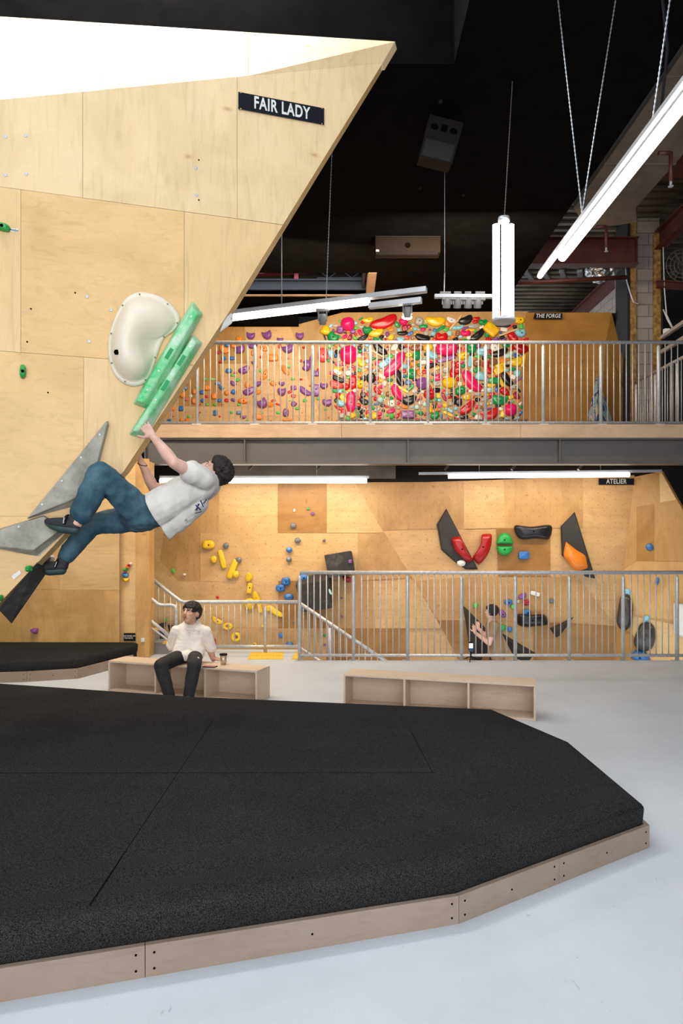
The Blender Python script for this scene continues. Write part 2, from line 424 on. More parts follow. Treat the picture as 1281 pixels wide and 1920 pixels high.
# blockwork wall high on the right, running away from the deck
def block_mat():
    mm, nt, b = _mat('blockwork_courses')
    br = N(nt, 'ShaderNodeTexBrick', Scale=1.0); br.inputs['Color1'].default_value = (0.33, 0.28, 0.245, 1); br.inputs['Color2'].default_value = (0.27, 0.225, 0.195, 1)
    br.inputs['Mortar'].default_value = (0.15, 0.12, 0.10, 1); br.inputs['Mortar Size'].default_value = 0.008
    br.inputs['Brick Width'].default_value = 0.42; br.inputs['Row Height'].default_value = 0.21
    t = N(nt, 'ShaderNodeTexCoord'); sp = N(nt, 'ShaderNodeSeparateXYZ'); cb = N(nt, 'ShaderNodeCombineXYZ')
    nt.links.new(t.outputs['Object'], sp.inputs[0]); nt.links.new(math_(nt, 'ADD', sp.outputs[0], sp.outputs[1]), cb.inputs[0]); nt.links.new(sp.outputs[2], cb.inputs[1])
    nt.links.new(cb.outputs[0], br.inputs['Vector']); nt.links.new(br.outputs[0], b.inputs['Base Color']); b.inputs['Roughness'].default_value = 0.9
    bump(nt, b, br.outputs[1], -0.4, 0.01)
    return mm
M['blocks'] = block_mat()
boxes('wall_block', M['blocks'], [((5.5, 12.9, 2.9), (5.7, 18.8, 6.62))], 'grey concrete block wall high on the right behind the deck', 'wall')
col = thing('block_column', 'grey blockwork column edged with yellow insulation, right end of the deck', 'column', (5.35, 12.1, 3.05))
m = MB(); m.box((5.17, 12.02, 2.9), (5.60, 12.9, 7.2)); m.build('blockwork', M['blocks'], col)
m = MB(); m.box((5.02, 11.98, 2.9), (5.06, 12.5, 7.2)); m.build('black_edge', M['darkvoid'], col)
m = MB(); m.box((5.07, 11.97, 2.9), (5.17, 12.4, 7.2)); m.build('insulation_strip', M['insul'], col)
m = MB(); m.box((5.48, 11.97, 2.9), (5.60, 12.02, 6.9)); m.build('insulation_strip', M['insul'], col)
m = MB(); m.box((5.60, 11.96, 2.9), (5.63, 12.3, 6.9)); m.build('black_edge', M['darkvoid'], col)
m = MB(); m.box((5.07, 12.5, 4.0), (5.33, 12.6, 7.2)); m.build('wall_return', M['block'], col)
# red oxide roof steel
def ibeam(name, label, a, b, h, w, mat, cat='beam', stiff=()):
    t = thing(name, label, cat, (Vector(a)+Vector(b))/2)
    a, b = Vector(a), Vector(b)
    mm = MB(); mm.bar(a, b, 0.015, h); mm.build('web', mat, t)
    up = Vector((0,0,h/2))
    for s in (-1, 1):
        mm = MB(); mm.bar(a+up*s, b+up*s, w, 0.02); mm.build('flange', mat, t)
    for f in stiff:
        p = a.lerp(b, f); d = (b-a).normalized()
        mm = MB(); mm.bar(p-d*0.008, p+d*0.008, w*0.95, h); mm.build('stiffener', mat, t)
    return t
ibeam('roof_beam', 'deep dark red steel beam across the roof just above the blockwork wall', (2.3, 11.6, 6.42), (5.02, 11.6, 6.42), 0.44, 0.18, M['redsteel'], stiff=(0.55, 0.99))
ibeam('roof_beam', 'dark red cross beam in the roof half hidden by the long lamp', (2.3, 9.3, 6.72), (6.8, 9.3, 6.72), 0.40, 0.18, M['redsteel'], stiff=(0.28,))
ibeam('roof_beam', 'dark red cross beam in the roof above the twin chains', (2.3, 7.4, 6.80), (6.8, 7.4, 6.80), 0.36, 0.18, M['redsteel'])
ibeam('roof_beam', 'dark red beam end at the upper right corner of the roof', (2.3, 5.9, 6.86), (6.8, 5.9, 6.86), 0.30, 0.18, M['redsteel'])
ibeam('roof_beam', 'dark red beam lying along the top of the block wall', (5.42, 12.95, 6.70), (5.42, 18.5, 6.70), 0.22, 0.16, M['redsteel'])
ibeam('roof_beam', 'dark red beam with pale end running forward from the column', (5.55, 11.9, 6.75), (5.55, 7.5, 6.75), 0.30, 0.18, M['redsteel'])
ibeam('wall_rail', 'short red steel rail right of the blockwork column', (5.45, 11.8, 5.95), (6.9, 11.8, 5.85), 0.10, 0.08, M['redsteel'])
# sprinkler pipes
def pipe(label, pts, r, drops=()):
    t = thing('sprinkler_pipe', label, 'pipe', pts[0])
    mm = MB(); mm.tube(pts, r, 10); mm.build('pipe', M['redsteel'], t)
    for d in drops:
        d = Vector(d)
        mm = MB(); mm.tube([d, d-Vector((0,0,0.26))], 0.018, 8); mm.build('drop_pipe', M['redsteel'], t)
        mm = MB(); mm.lathe([(0.010,0),(0.014,-0.02),(0.008,-0.04),(0.024,-0.045),(0.024,-0.049)], d-Vector((0,0,0.26)), 10); mm.build('sprinkler_head', M['alu'], t)
    return t
pipe('thin red sprinkler pipe strung under the roof beside the deep red beam', [at(975,530,11.2), at(1175,520,11.2)], 0.035)
pipe('short red pipe with sprinkler head near the end of the long lamp', [at(1118,425,8.3), at(1137,425,8.3)], 0.02, [at(1137,424,8.3)])
pipe('red pipe with sprinkler head hanging below the grey duct', [at(1235,287,6.2), at(1258,287,6.2)], 0.018, [at(1258,286,6.2)])
# duct
du = thing('air_duct', 'long boxed grey air duct under the roof above the long lamp', 'duct', (3.2, 6, 5.65))
m = MB(); m.box((2.86, 2.5, 5.62), (3.62, 8.4, 6.15)); m.build('duct_body', M['duct'], du)
m = MB(); m.prism([(2.86,8.4,5.62),(3.62,8.4,5.62),(3.62,8.4,6.15),(2.86,8.4,6.15)], [(3.3,9.2,5.72),(3.9,9.0,5.72),(3.9,9.0,6.2),(3.3,9.2,6.2)]); m.build('duct_end', M['duct'], du)
for Y in (4.6, 6.0, 7.4):
    m = MB(); m.box((2.85, Y, 5.61), (3.63, Y+0.02, 6.16)); m.build('duct_joint', M['duct'], du)
# foil insulation bundles under the roof
m = MB()
random.seed(3)
for k in range(7): m.ell(at(1118+k*4+random.uniform(-4,4), 505+random.uniform(-14,14), 12.0), (0.16,0.2,0.13), None, 12, 8)
tag(fused('foil_bundle', m, M['foil'], None, 0.018, 1, 0.5, (0.035, crinkle(13, 2))), 'crumpled silver foil insulation below the deep red beam', 'insulation')
m = MB()
for k in range(6): m.bar(at(985+k*34, 508, 13.5), at(1015+k*26, 545, 17.5), 0.10, 0.05)
tag(m.build('roof_purlin', M['foil']), 'silvery roof lining strips behind the sprinkler pipe', 'roof lining')
m = MB(); m.box((3.95, 11.0, 7.10), (4.4, 11.4, 7.18)); 
tag(m.build('roof_skylight_sheet', glow('daylight_sheet', (0.75, 0.85, 1.0), 1.6)), 'small bright skylight sheet in the corrugated roof', 'skylight')
# hanging cables on the block wall
cb = thing('loose_cable', 'loose grey cable looping down the block wall beside the column', 'cable', at(1172,490,12.4))
m = MB(); m.tube([at(1172,488,11.9), at(1175,525,11.9), at(1183,552,11.9), at(1188,566,11.9), at(1196,570,11.9), at(1201,566,11.9)], 0.012, 6); m.build('cable', M['alu'], cb)
cb = thing('loose_cable', 'white cable hanging right of the blockwork column', 'cable', at(1245,500,11.8))
m = MB(); m.tube([at(1243,440,11.8), at(1246,540,11.8), at(1250,590,11.8), at(1262,615,11.8)], 0.010, 6); m.tube([at(1244,580,11.8), at(1252,600,11.8), at(1261,616,11.8)], 0.01, 6); m.build('cable', M['white'], cb)
# fan and sloping rail at the right edge
fn = thing('wall_fan', 'round wire guarded fan in the dark at the right edge', 'fan', at(1278,498,10.5))
c = at(1280,498,10.5); m = MB()
for r in (0.07, 0.13, 0.19, 0.25):
    m.tube([c+Vector((r*math.cos(a*PI/12), 0, r*math.sin(a*PI/12))) for a in range(24)], 0.004, 5, closed=True)
for a in range(12): m.tube([c, c+Vector((0.25*math.cos(a*PI/6), 0, 0.25*math.sin(a*PI/6)))], 0.003, 5)
m.build('guard', M['beam'], fn)
m = MB()
for a in range(4): m.bar(c+Vector((0,0.04,0)), c+Vector((0.2*math.cos(a*PI/2+0.4), 0.06, 0.2*math.sin(a*PI/2+0.4))), 0.09, 0.006)
m.build('blades', M['darkvoid'], fn)
m = MB(); m.tube([c+Vector((0,0.05,0)), c+Vector((0.1,0.5,0.05))], 0.04, 10); m.build('motor', M['darkvoid'], fn)
rp = thing('sloping_rail', 'pale steel rail sloping upward at the right edge above the deck', 'rail', at(1262,620,9.6))
m = MB(); m.bar(at(1241,633,10.5), at(1330,572,8.3), 0.05, 0.05); m.build('top_bar', M['alu'], rp)
m = MB(); m.bar(at(1241,660,10.5), at(1330,604,8.3), 0.05, 0.05); m.build('lower_bar', M['alu'], rp)
m = MB(); m.box((-0.04,-0.03,-0.05),(0.04,0.03,0.05), 0, Matrix.Translation(at(1250,623,10.4))); m.build('bracket', M['white'], rp)

# ---------------------------------------------------------------- deck
boxes('floor_mezzanine', M['wo2'], [((-3.2, 9.20, 2.98), (6.0, 13.2, 3.08))], 'upper deck floor edge behind the fascia', 'floor')
m = MB(); m.box((-3.2, 9.16, 2.905), (0.0, 9.195, 3.085)); m.box((0.004, 9.16, 2.905), (2.4, 9.195, 3.085)); m.box((2.404, 9.16, 2.905), (6.0, 9.195, 3.085))
o = m.build('trim_2', M['fascia'], bevel=0.002); struct(o, 'pine plywood fascia along the edge of the upper deck', 'trim')
bm_ = thing('steel_beam', 'charcoal steel beam with web stiffeners carrying the upper deck', 'beam', (0.8, 9.28, 2.56))
m = MB(); m.box((-2.64, 9.27, 2.575), (6.0, 9.285, 2.885)); m.build('web', M['beam'], bm_)
m = MB(); m.box((-2.64, 9.19, 2.885), (6.0, 9.37, 2.905)); m.build('flange', M['beam'], bm_)
m = MB(); m.box((-2.64, 9.19, 2.555), (6.0, 9.37, 2.575)); m.build('flange', M['beam'], bm_)
for x in (459, 765, 1050, 1330):
    X = (x-CX)/F*9.2; m = MB(); m.box((X-0.008, 9.195, 2.575), (X+0.008, 9.27, 2.885)); m.build('stiffener', M['beam'], bm_)
m = MB(); m.box((-2.655, 9.19, 2.555), (-2.64, 9.37, 2.905)); m.build('end_plate', M['beam'], bm_)
for i, x in enumerate((380, 492, 620, 735, 860, 985, 1110)):
    X = (x-CX)/F*10; t = thing('deck_joist', '%s dark steel joist from the left below the upper deck' % ('first second third fourth fifth sixth seventh'.split()[i]), 'joist', (X, 10.4, 2.85), 'steel joists below the upper deck')
    m = MB(); m.box((X-0.035, 9.4, 2.78), (X-0.025, 10.70, 2.975)); m.build('web', M['beam'], t)
    m = MB(); m.box((X-0.035, 9.4, 2.77), (X+0.045, 10.70, 2.78)); m.build('flange', M['beam'], t)
    m = MB(); m.bar((X-0.2, 10.0, 2.56), (X, 10.0, 2.79), 0.05, 0.03); m.build('brace', M['beam'], t)
boxes('wall_band', M['concrete'], [((-2.3, 10.72, 2.50), (0.85, 10.85, 2.975))], 'grey concrete band above the lower climbing wall', 'wall')
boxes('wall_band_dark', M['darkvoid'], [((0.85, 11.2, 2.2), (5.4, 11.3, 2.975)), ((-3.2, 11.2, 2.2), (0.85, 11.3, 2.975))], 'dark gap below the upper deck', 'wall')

# back left wall with the pillar
def poly_slabs(lst, plane, th=0.002):
    m = MB(); mats = []
    for k, (pts, mk) in enumerate(lst):
        if M[mk] not in mats: mats.append(M[mk])
        mi = mats.index(M[mk])
        fr = [plane(p[0], p[1], th*(k+1)) if len(p) == 2 else at(p[0], p[1], p[2]-th*(k+1)) for p in pts]
        bk = [plane(p[0], p[1], -0.06) if len(p) == 2 else at(p[0], p[1], p[2]+0.06) for p in pts]
        m.prism(fr, bk, mi)
    return m, mats
def pl(Y0): return lambda x, y, off=0.0: at(x, y, Y0 - off)
lst = [([(-260,700),(224,700),(224,1260),(-260,1260)], 'rw'),
       ([(-260,1106),(72,1106),(72,1260),(-260,1260)], 'rw'), ([(72,1106),(186,1106),(186,1260),(72,1260)], 'rw'), ([(186,1107),(223,1107),(223,1260),(186,1260)], 'rw'),
       ([(112,900),(223,900),(223,1106),(112,1106)], 'rwp'), ([(-260,700),(111,700),(111,1105),(-260,1105)], 'rw')]
m, mats = poly_slabs(lst, pl(8.78), 0.0008); o = m.build('wall_rear', mats); struct(o, 'amber plywood wall at the rear left behind the low mat', 'wall')
lst = [([(222,860),(280,860),(280,1232),(222,1232)], 'rw'), ([(222,860),(254,860),(254,1232),(222,1232)], 'rwp'), ([(255,1082),(280,1082),(280,1232),(255,1232)], 'rw')]
m, mats = poly_slabs(lst, lambda x, y, off=0.0: at(x, min(y, 1010 + F*EYE/(8.9-off)), 8.90-off)); m.box((-2.9, 8.91, 0), (-2.51, 9.15, 2.56)); mats2 = mats
o = m.build('pillar', mats2); struct(o, 'plywood clad pillar between the rear wall and the stairs', 'pillar')

# ---------------------------------------------------------------- lower climbing wall
A0 = 10.9
def ty(x): return 906 - max(0, x-700)*0.026
W = [([(270,905),(800,904),(1190,891),(1190,1262),(270,1262)], 'wp'),  # tones mix differing sheets with shading of slightly tilted facets put into colour
 ([(270,905),(493,906),(445,1110),(383,1180),(270,1014)], 'wp'),
 ([(320,906),(411,906),(411,1000),(375,1090),(334,1090),(300,1050)], 'wm'),
 ([(411,906),(493,906),(446,1105),(411,1105)], 'wp'),
 ([(376,1000),(441,1000),(441,1090),(376,1090)], 'wp'),
 ([(521,906),(613,906),(613,999),(521,999)], 'wd'),
 ([(613,906),(666,906),(717,995),(719,999),(613,999)], 'wp'),
 ([(666,906),(772,905),(779,992),(717,995)], 'wm'),
 ([(772,905),(870,903),(870,992),(779,992)], 'wm'),
 ([(719,999),(870,992),(870,1089),(777,1089)], 'wp'),
 ([(671,1000),(722,1000),(772,1083),(671,1089)], 'wm'),
 ([(870,902),(945,900),(947,990),(870,992)], 'wp'),
 ([(945,900),(1093,896),(1093,990),(947,990)], 'wm'),
 ([(1018,898),(1022,990),(1060,990),(1057,897)], 'wm'),
 ([(931,990),(1032,990),(1032,1081),(935,1081)], 'wd'),
 ([(777,1089),(878,1082),(1083,1082),(1155,1175),(821,1163)], 'wm'),
 ([(522,1089),(612,1089),(612,1178),(522,1178)], 'wd'),
 ([(612,1089),(703,1089),(703,1178),(612,1178)], 'wm'),
 ([(703,1089),(777,1089),(828,1178),(703,1178)], 'wp'),
 ([(412,1178),(480,1178),(480,1262),(395,1262)], 'wm'),
 ([(480,1178),(612,1178),(612,1262),(480,1262)], 'wm'),
 ([(612,1178),(760,1178),(760,1262),(612,1262)], 'wd'),
 ([(821,1163),(878,1163),(940,1262),(872,1262)], 'wd'),
 ([(878,1163),(1000,1166),(1000,1262),(940,1262)], 'wm'),
 ([(1000,1166),(1155,1174),(1150,1262),(1000,1262)], 'wd')]
m, mats = poly_slabs(W, pl(A0), 0.0015); m.box((-3.2, A0+0.05, -1.1), (4.75, A0+0.15, 2.4))
m.box((-3.2, A0-0.02, -1.1), (4.6, A0+0.05, -0.55))
o = m.build('wall_back', mats); struct(o, 'long plywood climbing wall below the deck with rows of bolt holes', 'wall')
# angled side facet at the right
def rf(x, y, off=0.0):
    # one plane: meets the back wall along a leaning line, comes forward to the right
    d = at(x, y, 1.0) - Vector((0, 0, EYE))
    k_ = (RF0 - Vector((0, 0, EYE))).dot(RFN)/d.dot(RFN)
    return Vector((0, 0, EYE)) + d*k_ + RFN*off
RF0 = at(1190, 894, A0-0.01)
RFN = (at(1155, 1175, A0-0.01)-RF0).cross(at(1281, 1050, A0-0.58)-RF0).normalized()
if RFN.y > 0: RFN = -RFN
def facet(lst, th=0.0015):
    m = MB(); mats = []
    for k, (pts, mk) in enumerate(lst):
        if M[mk] not in mats: mats.append(M[mk])
        fr = [rf(x, y, th*k) for x, y in pts]; n = len(fr)
        bk = [p + Vector((0.05, 0.03, 0)) for p in fr]
        m.prism(fr, bk, mats.index(M[mk]))
    return m, mats
m, mats = facet([([(1190,894),(1240,884),(1390,1154),(1390,1262),(1144,1262),(1155,1175)], 'wo2'),
   ([(1237,885),(1240,884),(1268,937),(1238,942)], 'rwp'), ([(1194,950),(1227,945),(1227,1052),(1194,1051)], 'wo'),
   ([(1228,945),(1271,939),(1334,1053),(1228,1052)], 'wo2'), ([(1194,1053),(1333,1054),(1388,1154),(1388,1175),(1187,1155),(1168,1070)], 'rw'),
   ([(1187,1155),(1285,1175),(1388,1190),(1388,1262),(1240,1262),(1187,1190)], 'rwp'), ([(1158,1175),(1187,1190),(1240,1262),(1147,1262)], 'wo')])
o = m.build('wall_side', mats); struct(o, 'amber plywood side facet of the lower climbing wall, right edge', 'wall')

# ---------------------------------------------------------------- upper climbing wall
U0 = 12.0
W = [([(230,612),(545,612),(642,586),(990,584),(1005,800),(230,830)], 'wp'),
 ([(545,612),(642,586),(990,585),(975,830),(607,830)], 'board'),
 ([(300,612),(459,612),(464,682),(412,682),(418,762),(332,762)], 'wo'),
 ([(230,700),(330,700),(333,830),(230,830)], 'wp'),
 ([(459,612),(545,612),(600,780),(470,780)], 'wp')]
m, mats = poly_slabs(W, pl(U0), 0.0015); m.box((-4.2, U0+0.06, 3.08), (3.0, U0+0.16, 5.2))
o = m.build('wall_upper', mats); struct(o, 'upper plywood climbing wall behind the deck railing', 'wall')
# the smooth board at the right of the upper wall leans back towards its side facet
m = MB(); mats = [M['ramp'], M['ramp'], M['darkvoid']]
Lp = [at(x, y, U0-0.012) for x, y in ((986,586),(1147,586),(1136,640),(1124,800),(1122,840),(968,840))]
m.prism(Lp, [p+Vector((0,0.1,0)) for p in Lp], 0)
k1, k2, k3 = at(1147,586,U0-0.012), at(1136,640,U0-0.012), at(1122,840,U0-0.012); e1_, e2_ = at(1199,800,U0+0.42), at(1209,840,U0+0.42)
m.add([k1,k2,k3,e2_,e1_], [(0,1,4),(1,2,3,4)], 1)
s1 = [at(1147,587,U0+0.45), at(1163,587,U0+0.95), at(1188,640,U0+1.1), at(1199,700,U0+1.1), at(1206,830,U0+0.9)]
s2 = [at(1146,587,U0+0.45), at(1150,603,U0+0.5), at(1160,640,U0+0.55), at(1178,715,U0+0.6), at(1198,830,U0+0.65)]
for i in range(4): m.add([s1[i], s1[i+1], s2[i+1], s2[i]], [(0,1,2,3)], 2)
o = m.build('wall_ramp', mats); struct(o, 'smooth orange plywood board right of the crowded holds on the upper wall', 'wall')
m = MB(); m.box((at(638,0,U0).x, U0-0.16, 3.52), (at(985,0,U0).x, U0, 3.62))
o = m.build('trim_3', M['concrete']); struct(o, 'grey kick board along the foot of the crowded hold board', 'trim')

# ================================================================== RAILINGS
def shared(name, mb, mat): return mb.mesh(name, mat)
def put(name, me, loc, parent, rot=None, scale=None):
    o = bpy.data.objects.new(name, me); COL.objects.link(o)
    o.location = loc
    if rot: o.rotation_euler = rot
    if scale: o.scale = scale
    if parent is not None: adopt(o, parent)
    return o
def pole_mesh(name, r, h, seg=8, pinch=False):
    m = MB()
    m.tube([(0,0,0),(0,0,h-0.04),(0,0,h)], [r, r, r*0.4], seg) if pinch else m.tube([(0,0,0),(0,0,h)], r, seg)
    return m.mesh(name, M['galv'])
def railing(label, Y, z0, ztop, zbot, X0, X1, posts, bals, pr=0.024, br=0.0075):
    t = thing('railing', label, 'railing', ((X0+X1)/2, Y, z0))
    m = MB(); m.tube([(X0, Y, ztop), (X1, Y, ztop)], 0.024, 12); m.build('top_rail', M['galv'], t)
    m = MB(); m.tube([(X0, Y, zbot), (X1, Y, zbot)], 0.02, 10); m.build('bottom_rail', M['galv'], t)
    pm = pole_mesh('post', pr, ztop-z0-0.03, 12, True); bmsh = pole_mesh('baluster', br, ztop-zbot)
    fm = MB(); fm.box((-0.06,-0.05,0),(0.06,0.05,0.008)); fmm = fm.mesh('foot_plate', M['galv'])
    for X in posts:
        p = put('post', pm, (X, Y, z0), t)
        f = bpy.data.objects.new('foot_plate', fmm); COL.objects.link(f); f.parent = p
    for X in bals: put('baluster', bmsh, (X, Y, zbot), t)
    return t
Yf = 8.66
px = [562 + 101.1*k for k in range(10)]
posts = [(x-CX)/F*Yf for x in px]
bals = [(x + 15.4 + 11.65*j - CX)/F*Yf for x in px[:-1] for j in range(7)]
railing('long galvanised railing along the edge of the pale floor', Yf, 0, EYE-63.5/F*Yf, 0.07, posts[0], posts[-1], posts, bals)
Yu = 9.22
px = [262 + 108.1*k for k in range(11)]
posts = [(x-CX)/F*Yu for x in px]
bals = [(x + 12.6 + 11.75*j - CX)/F*Yu for x in px[:-1] for j in range(8)]
railing('long galvanised railing along the upper deck in front of the coloured holds', Yu, 3.085, EYE+368/F*Yu, 3.115, posts[0], posts[-1], posts, bals)
t = thing('railing', 'galvanised railing at the right end of the upper deck, receding', 'railing', (5.0, 10.4, 3.08))
zt = EYE+2.655; m = MB(); m.tube([(5.0, 9.3, zt), (5.0, 11.6, zt)], 0.024, 10); m.build('top_rail', M['galv'], t)
m = MB(); m.tube([(5.0, 9.3, 3.12), (5.0, 11.6, 3.12)], 0.02, 10); m.build('bottom_rail', M['galv'], t)
pm = pole_mesh('post', 0.024, zt-3.11, 12, True); bmsh = pole_mesh('baluster', 0.008, zt-3.12)
for k in range(4): put('post', pm, (5.0, 9.45+0.71*k, 3.08), t)
for k in range(26): put('baluster', bmsh, (5.0, 9.36+0.085*k, 3.12), t)
# landing and stair railings
Yl = 9.27
t = thing('railing', 'low galvanised railing of the stair landing behind the seated person', 'railing', at(440,1223,Yl))
zt = at(0,1128.5,Yl).z; zb = at(0,1212,Yl).z; zl = 0.0
pts = [at(262,1067,Yl), at(337,1126,Yl), at(345,1128.5,Yl), at(561,1128.5,Yl)]
m = MB(); m.tube(pts, 0.024, 12); m.build('top_rail', M['galv'], t)
m = MB(); m.tube([at(392,1212,Yl), at(561,1212,Yl)], 0.021, 10); m.build('bottom_rail', M['galv'], t)
bmsh = pole_mesh('baluster', 0.0075, zt-zb); pm = pole_mesh('post', 0.024, zt-0.06, 12, True)
for k in range(20):
    x = 338 + 11.35*k
    if abs(x-497.5) < 6: continue
    put('baluster', bmsh, at(x, 1212, Yl), t)
put('post', pm, at(497.5, 1223.5, Yl), t)
for k in range(5):
    x = 286 + 11.3*k; y0 = 1128 - (340-x)*0.787
    p1, p0 = at(x, y0, Yl), at(x, 1163+(x-280)*0.78, Yl)
    m = MB(); m.tube([p0, p1], 0.0075, 8); m.build('baluster', M['galv'], t)
hr = thing('handrail', 'bent grey handrail beside the stair going up behind the pillar', 'handrail', at(320,1200,9.0))
Yh = 9.05
pts = [at(262,1105,Yh), at(280,1120,Yh), at(296,1132.5,Yh), at(303,1134.5,Yh), at(322,1134.5,Yh), at(328,1137,Yh), at(330,1143,Yh), at(330,1200,Yh)]
m = MB(); m.tube(pts, 0.024, 12); m.build('rail', M['galv'], hr)
m = MB(); m.tube([at(262,1146,Yh), at(280,1162,Yh), at(326,1199,Yh)], 0.024, 12); m.build('lower_rail', M['galv'], hr)
m = MB(); m.tube([at(262,1160,Yh), at(280,1174,Yh), at(318,1202,Yh), at(318,1221,Yh)], 0.016, 10); m.build('stringer_rail', M['galv'], hr)
for i in range(4):
    zz = 0.155*(i+1); X1 = -2.34 - 0.19*i
    st = thing('stair_step', '%s grey stair step with a yellow nosing behind the pillar' % 'lowest second third top'.split()[i], 'step', (X1-0.2, 9.3, zz-0.15), 'steps of the stair going up')
    m = MB(); m.box((-3.6, 9.16, zz-0.155), (X1, 9.5, zz)); m.build('tread', M['stairgrey'], st)
    m = MB(); m.box((X1-0.06, 9.155, zz-0.02), (X1+0.006, 9.5, zz+0.006)); m.build('nosing', M['yellowtile'], st)
# stair going down
t = thing('railing', 'galvanised stair railing sloping down behind the long railing', 'railing', at(640,1180,Yl))
m = MB(); m.tube([at(562,1131,Yl), at(800,1291,Yl)], 0.024, 12); m.build('handrail', M['galv'], t)
m = MB(); m.tube([at(562,1214,Yl), at(800,1374,Yl)], 0.02, 10); m.build('lower_rail', M['galv'], t)
for k in range(18):
    x = 569 + 11.6*k; y = 1131+(x-562)*0.672
    m = MB(); m.tube([at(x, y+83, Yl), at(x, y, Yl)], 0.0075, 8); m.build('baluster', M['galv'], t)
m = MB(); m.tube([at(619, 1262, Yl), at(619, 1177, Yl)], 0.024, 10); m.build('post', M['galv'], t)
for i in range(6):
    st = thing('stair_step', '%s step down of the sunken stair behind the long railing' % 'first second third fourth fifth last'.split()[i], 'step', (-0.45+0.26*i, 9.1, -0.16*(i+1)), 'steps of the stair going down')
    m = MB(); m.box((-0.575+0.26*i, 8.72, -1.1), (-0.575+0.26*(i+1), 9.24, -0.16*(i+1))); m.build('tread', M['stairgrey'], st)
    m = MB(); m.box((-0.575+0.26*(i+1)-0.05, 8.72, -0.16*(i+1)-0.001), (-0.575+0.26*(i+1)+0.003, 9.24, -0.16*(i+1)+0.005)); m.build('nosing', M['yellowtile'], st)
def tactile(x0, x1, label):
    m = MB(); a, b = ground(x0, 1236.4), ground(x1, 1236.4)
    c, d = ground(x1+2, 1223.4), ground(x0+7, 1223.4)
    m.prism([p+Vector((0,0,0.006)) for p in (a,b,c,d)], [p+Vector((0,0,0.0005)) for p in (a,b,c,d)])
    n = 6 if x1-x0 > 30 else 2
    for i in range(n):
        for j in range(6):
            p = a.lerp(b, (i+0.5)/n).lerp(d.lerp(c, (i+0.5)/n), (j+0.5)/6)
            m.lathe([(0.022, 0.005), (0.016, 0.010)], p, 8)
    tag(m.build('tactile_tile', M['yellowtile']), label, 'floor tile', 'yellow tactile tiles by the stairs')
tactile(464, 530, 'wide yellow studded floor tile at the landing behind the seated person')
tactile(547, 559, 'narrow yellow studded floor tile beside the railing end post')

# ================================================================== MATS
def inset(P, d):
    n = len(P); out = []
    for i in range(n):
        a, b, c = Vector(P[i-1]), Vector(P[i]), Vector(P[(i+1) % n])
        e1 = (b-a).normalized(); e2 = (c-b).normalized()
        n1 = Vector((-e1.y, e1.x)); n2 = Vector((-e2.y, e2.x))
        k = (n1+n2); k = k / max(0.35, k.dot(n1)) if k.length > 1e-6 else n1
        out.append(b + k*d)
    return out
def mat_block(label, P, zb, zt, r, seams, boards_vis, plinth_h, core=0.5):
    t = thing('crash_mat', label, 'crash mat', (sum(p[0] for p in P)/len(P), sum(p[1] for p in P)/len(P), 0))
    prof = [(0.012, 0.02), (0.012, zb), (0.006, zb+0.02), (0.0, zt-r*1.05)]
    for k in range(1, 7):
        a = k/6*PI/2; prof.append((r*1.6*(1-math.cos(a)), zt - r*1.05 + r*math.sin(a)))
    prof.append((core, zt+0.004+0.05*r))
    rings = [[(q.x, q.y, z) for q in inset(P, d)] for d, z in prof]
    # subdivide each ring so that edges read soft
    m = MB(); n = len(P); vs = [v for rg in rings for v in rg]; fs = []
    for i in range(len(rings)-1):
        for k in range(n):
            l = (k+1) % n; fs.append([i*n+k, i*n+l, (i+1)*n+l, (i+1)*n+k])
    fs.append([(len(rings)-1)*n+k for k in range(n)]); fs.append(list(reversed(range(n))))
    m.add(vs, fs, 0, True)
    o = m.build('carpet_cover', M['carpet'], t)
    ob = o.modifiers.new('e', 'EDGE_SPLIT'); ob.split_angle = 0.9
    for a, b in seams:
        m = MB(); a, b = Vector(a), Vector(b); m.bar(a+Vector((0,0,0.0055)), b+Vector((0,0,0.0055)), 0.0028, 0.004); m.build('seam', M['seam'], t)
    # plinth boards
    Q = inset(P, -0.022)
    for k, splits in boards_vis:
        a, b = Vector(P[k]), Vector(P[(k+1) % n]); a2, b2 = Vector(Q[k]), Vector(Q[(k+1) % n])
        cuts = [0.0]+list(splits)+[1.0]
        for u, v in zip(cuts, cuts[1:]):
            e = (b-a).normalized()*0.0012
            p, q, p2, q2 = a.lerp(b, u)+e, a.lerp(b, v)-e, a2.lerp(b2, u)+e, a2.lerp(b2, v)-e
            m = MB(); m.prism([(*p2, 0), (*q2, 0), (*q2, plinth_h), (*p2, plinth_h)], [(*p, 0), (*q, 0), (*q, plinth_h), (*p, plinth_h)])
            pb = m.build('plinth_board', M['plinth'], t)
            d = (q2-p2); L = d.length; d.normalize(); nrm = Vector((d.y, -d.x))
            mm = MB()
            spots = [(0.03, 0.25), (0.03, 0.75), (L-0.03, 0.25), (L-0.03, 0.75), (L*0.5, 0.5)]
            for s, h in spots:
                c = p2 + d*s + nrm*0.0005
                R = Matrix(((d.x, 0, nrm.x), (d.y, 0, nrm.y), (0, 1, 0)))
                mm.lathe([(0.0045, 0), (0.0045, 0.001)], (c.x, c.y, h*plinth_h), 8, 0, R.to_4x4())
            so = mm.build('screws', M['hole'], pb)
    return t
G = lambda x, y, z=0: tuple(ground(x, y, z))[:2]
P = [(-3.9, 2.02), G(855,1727), G(1208,1587), (1.50, 4.47), (1.185, 5.32), (-1.213, 5.74), (-3.15, 6.28), (-4.6, 6.45), (-4.6, 2.0)]
P[0] = tuple(Vector(G(855,1727)).lerp(Vector(G(0,1872)), 2.4))
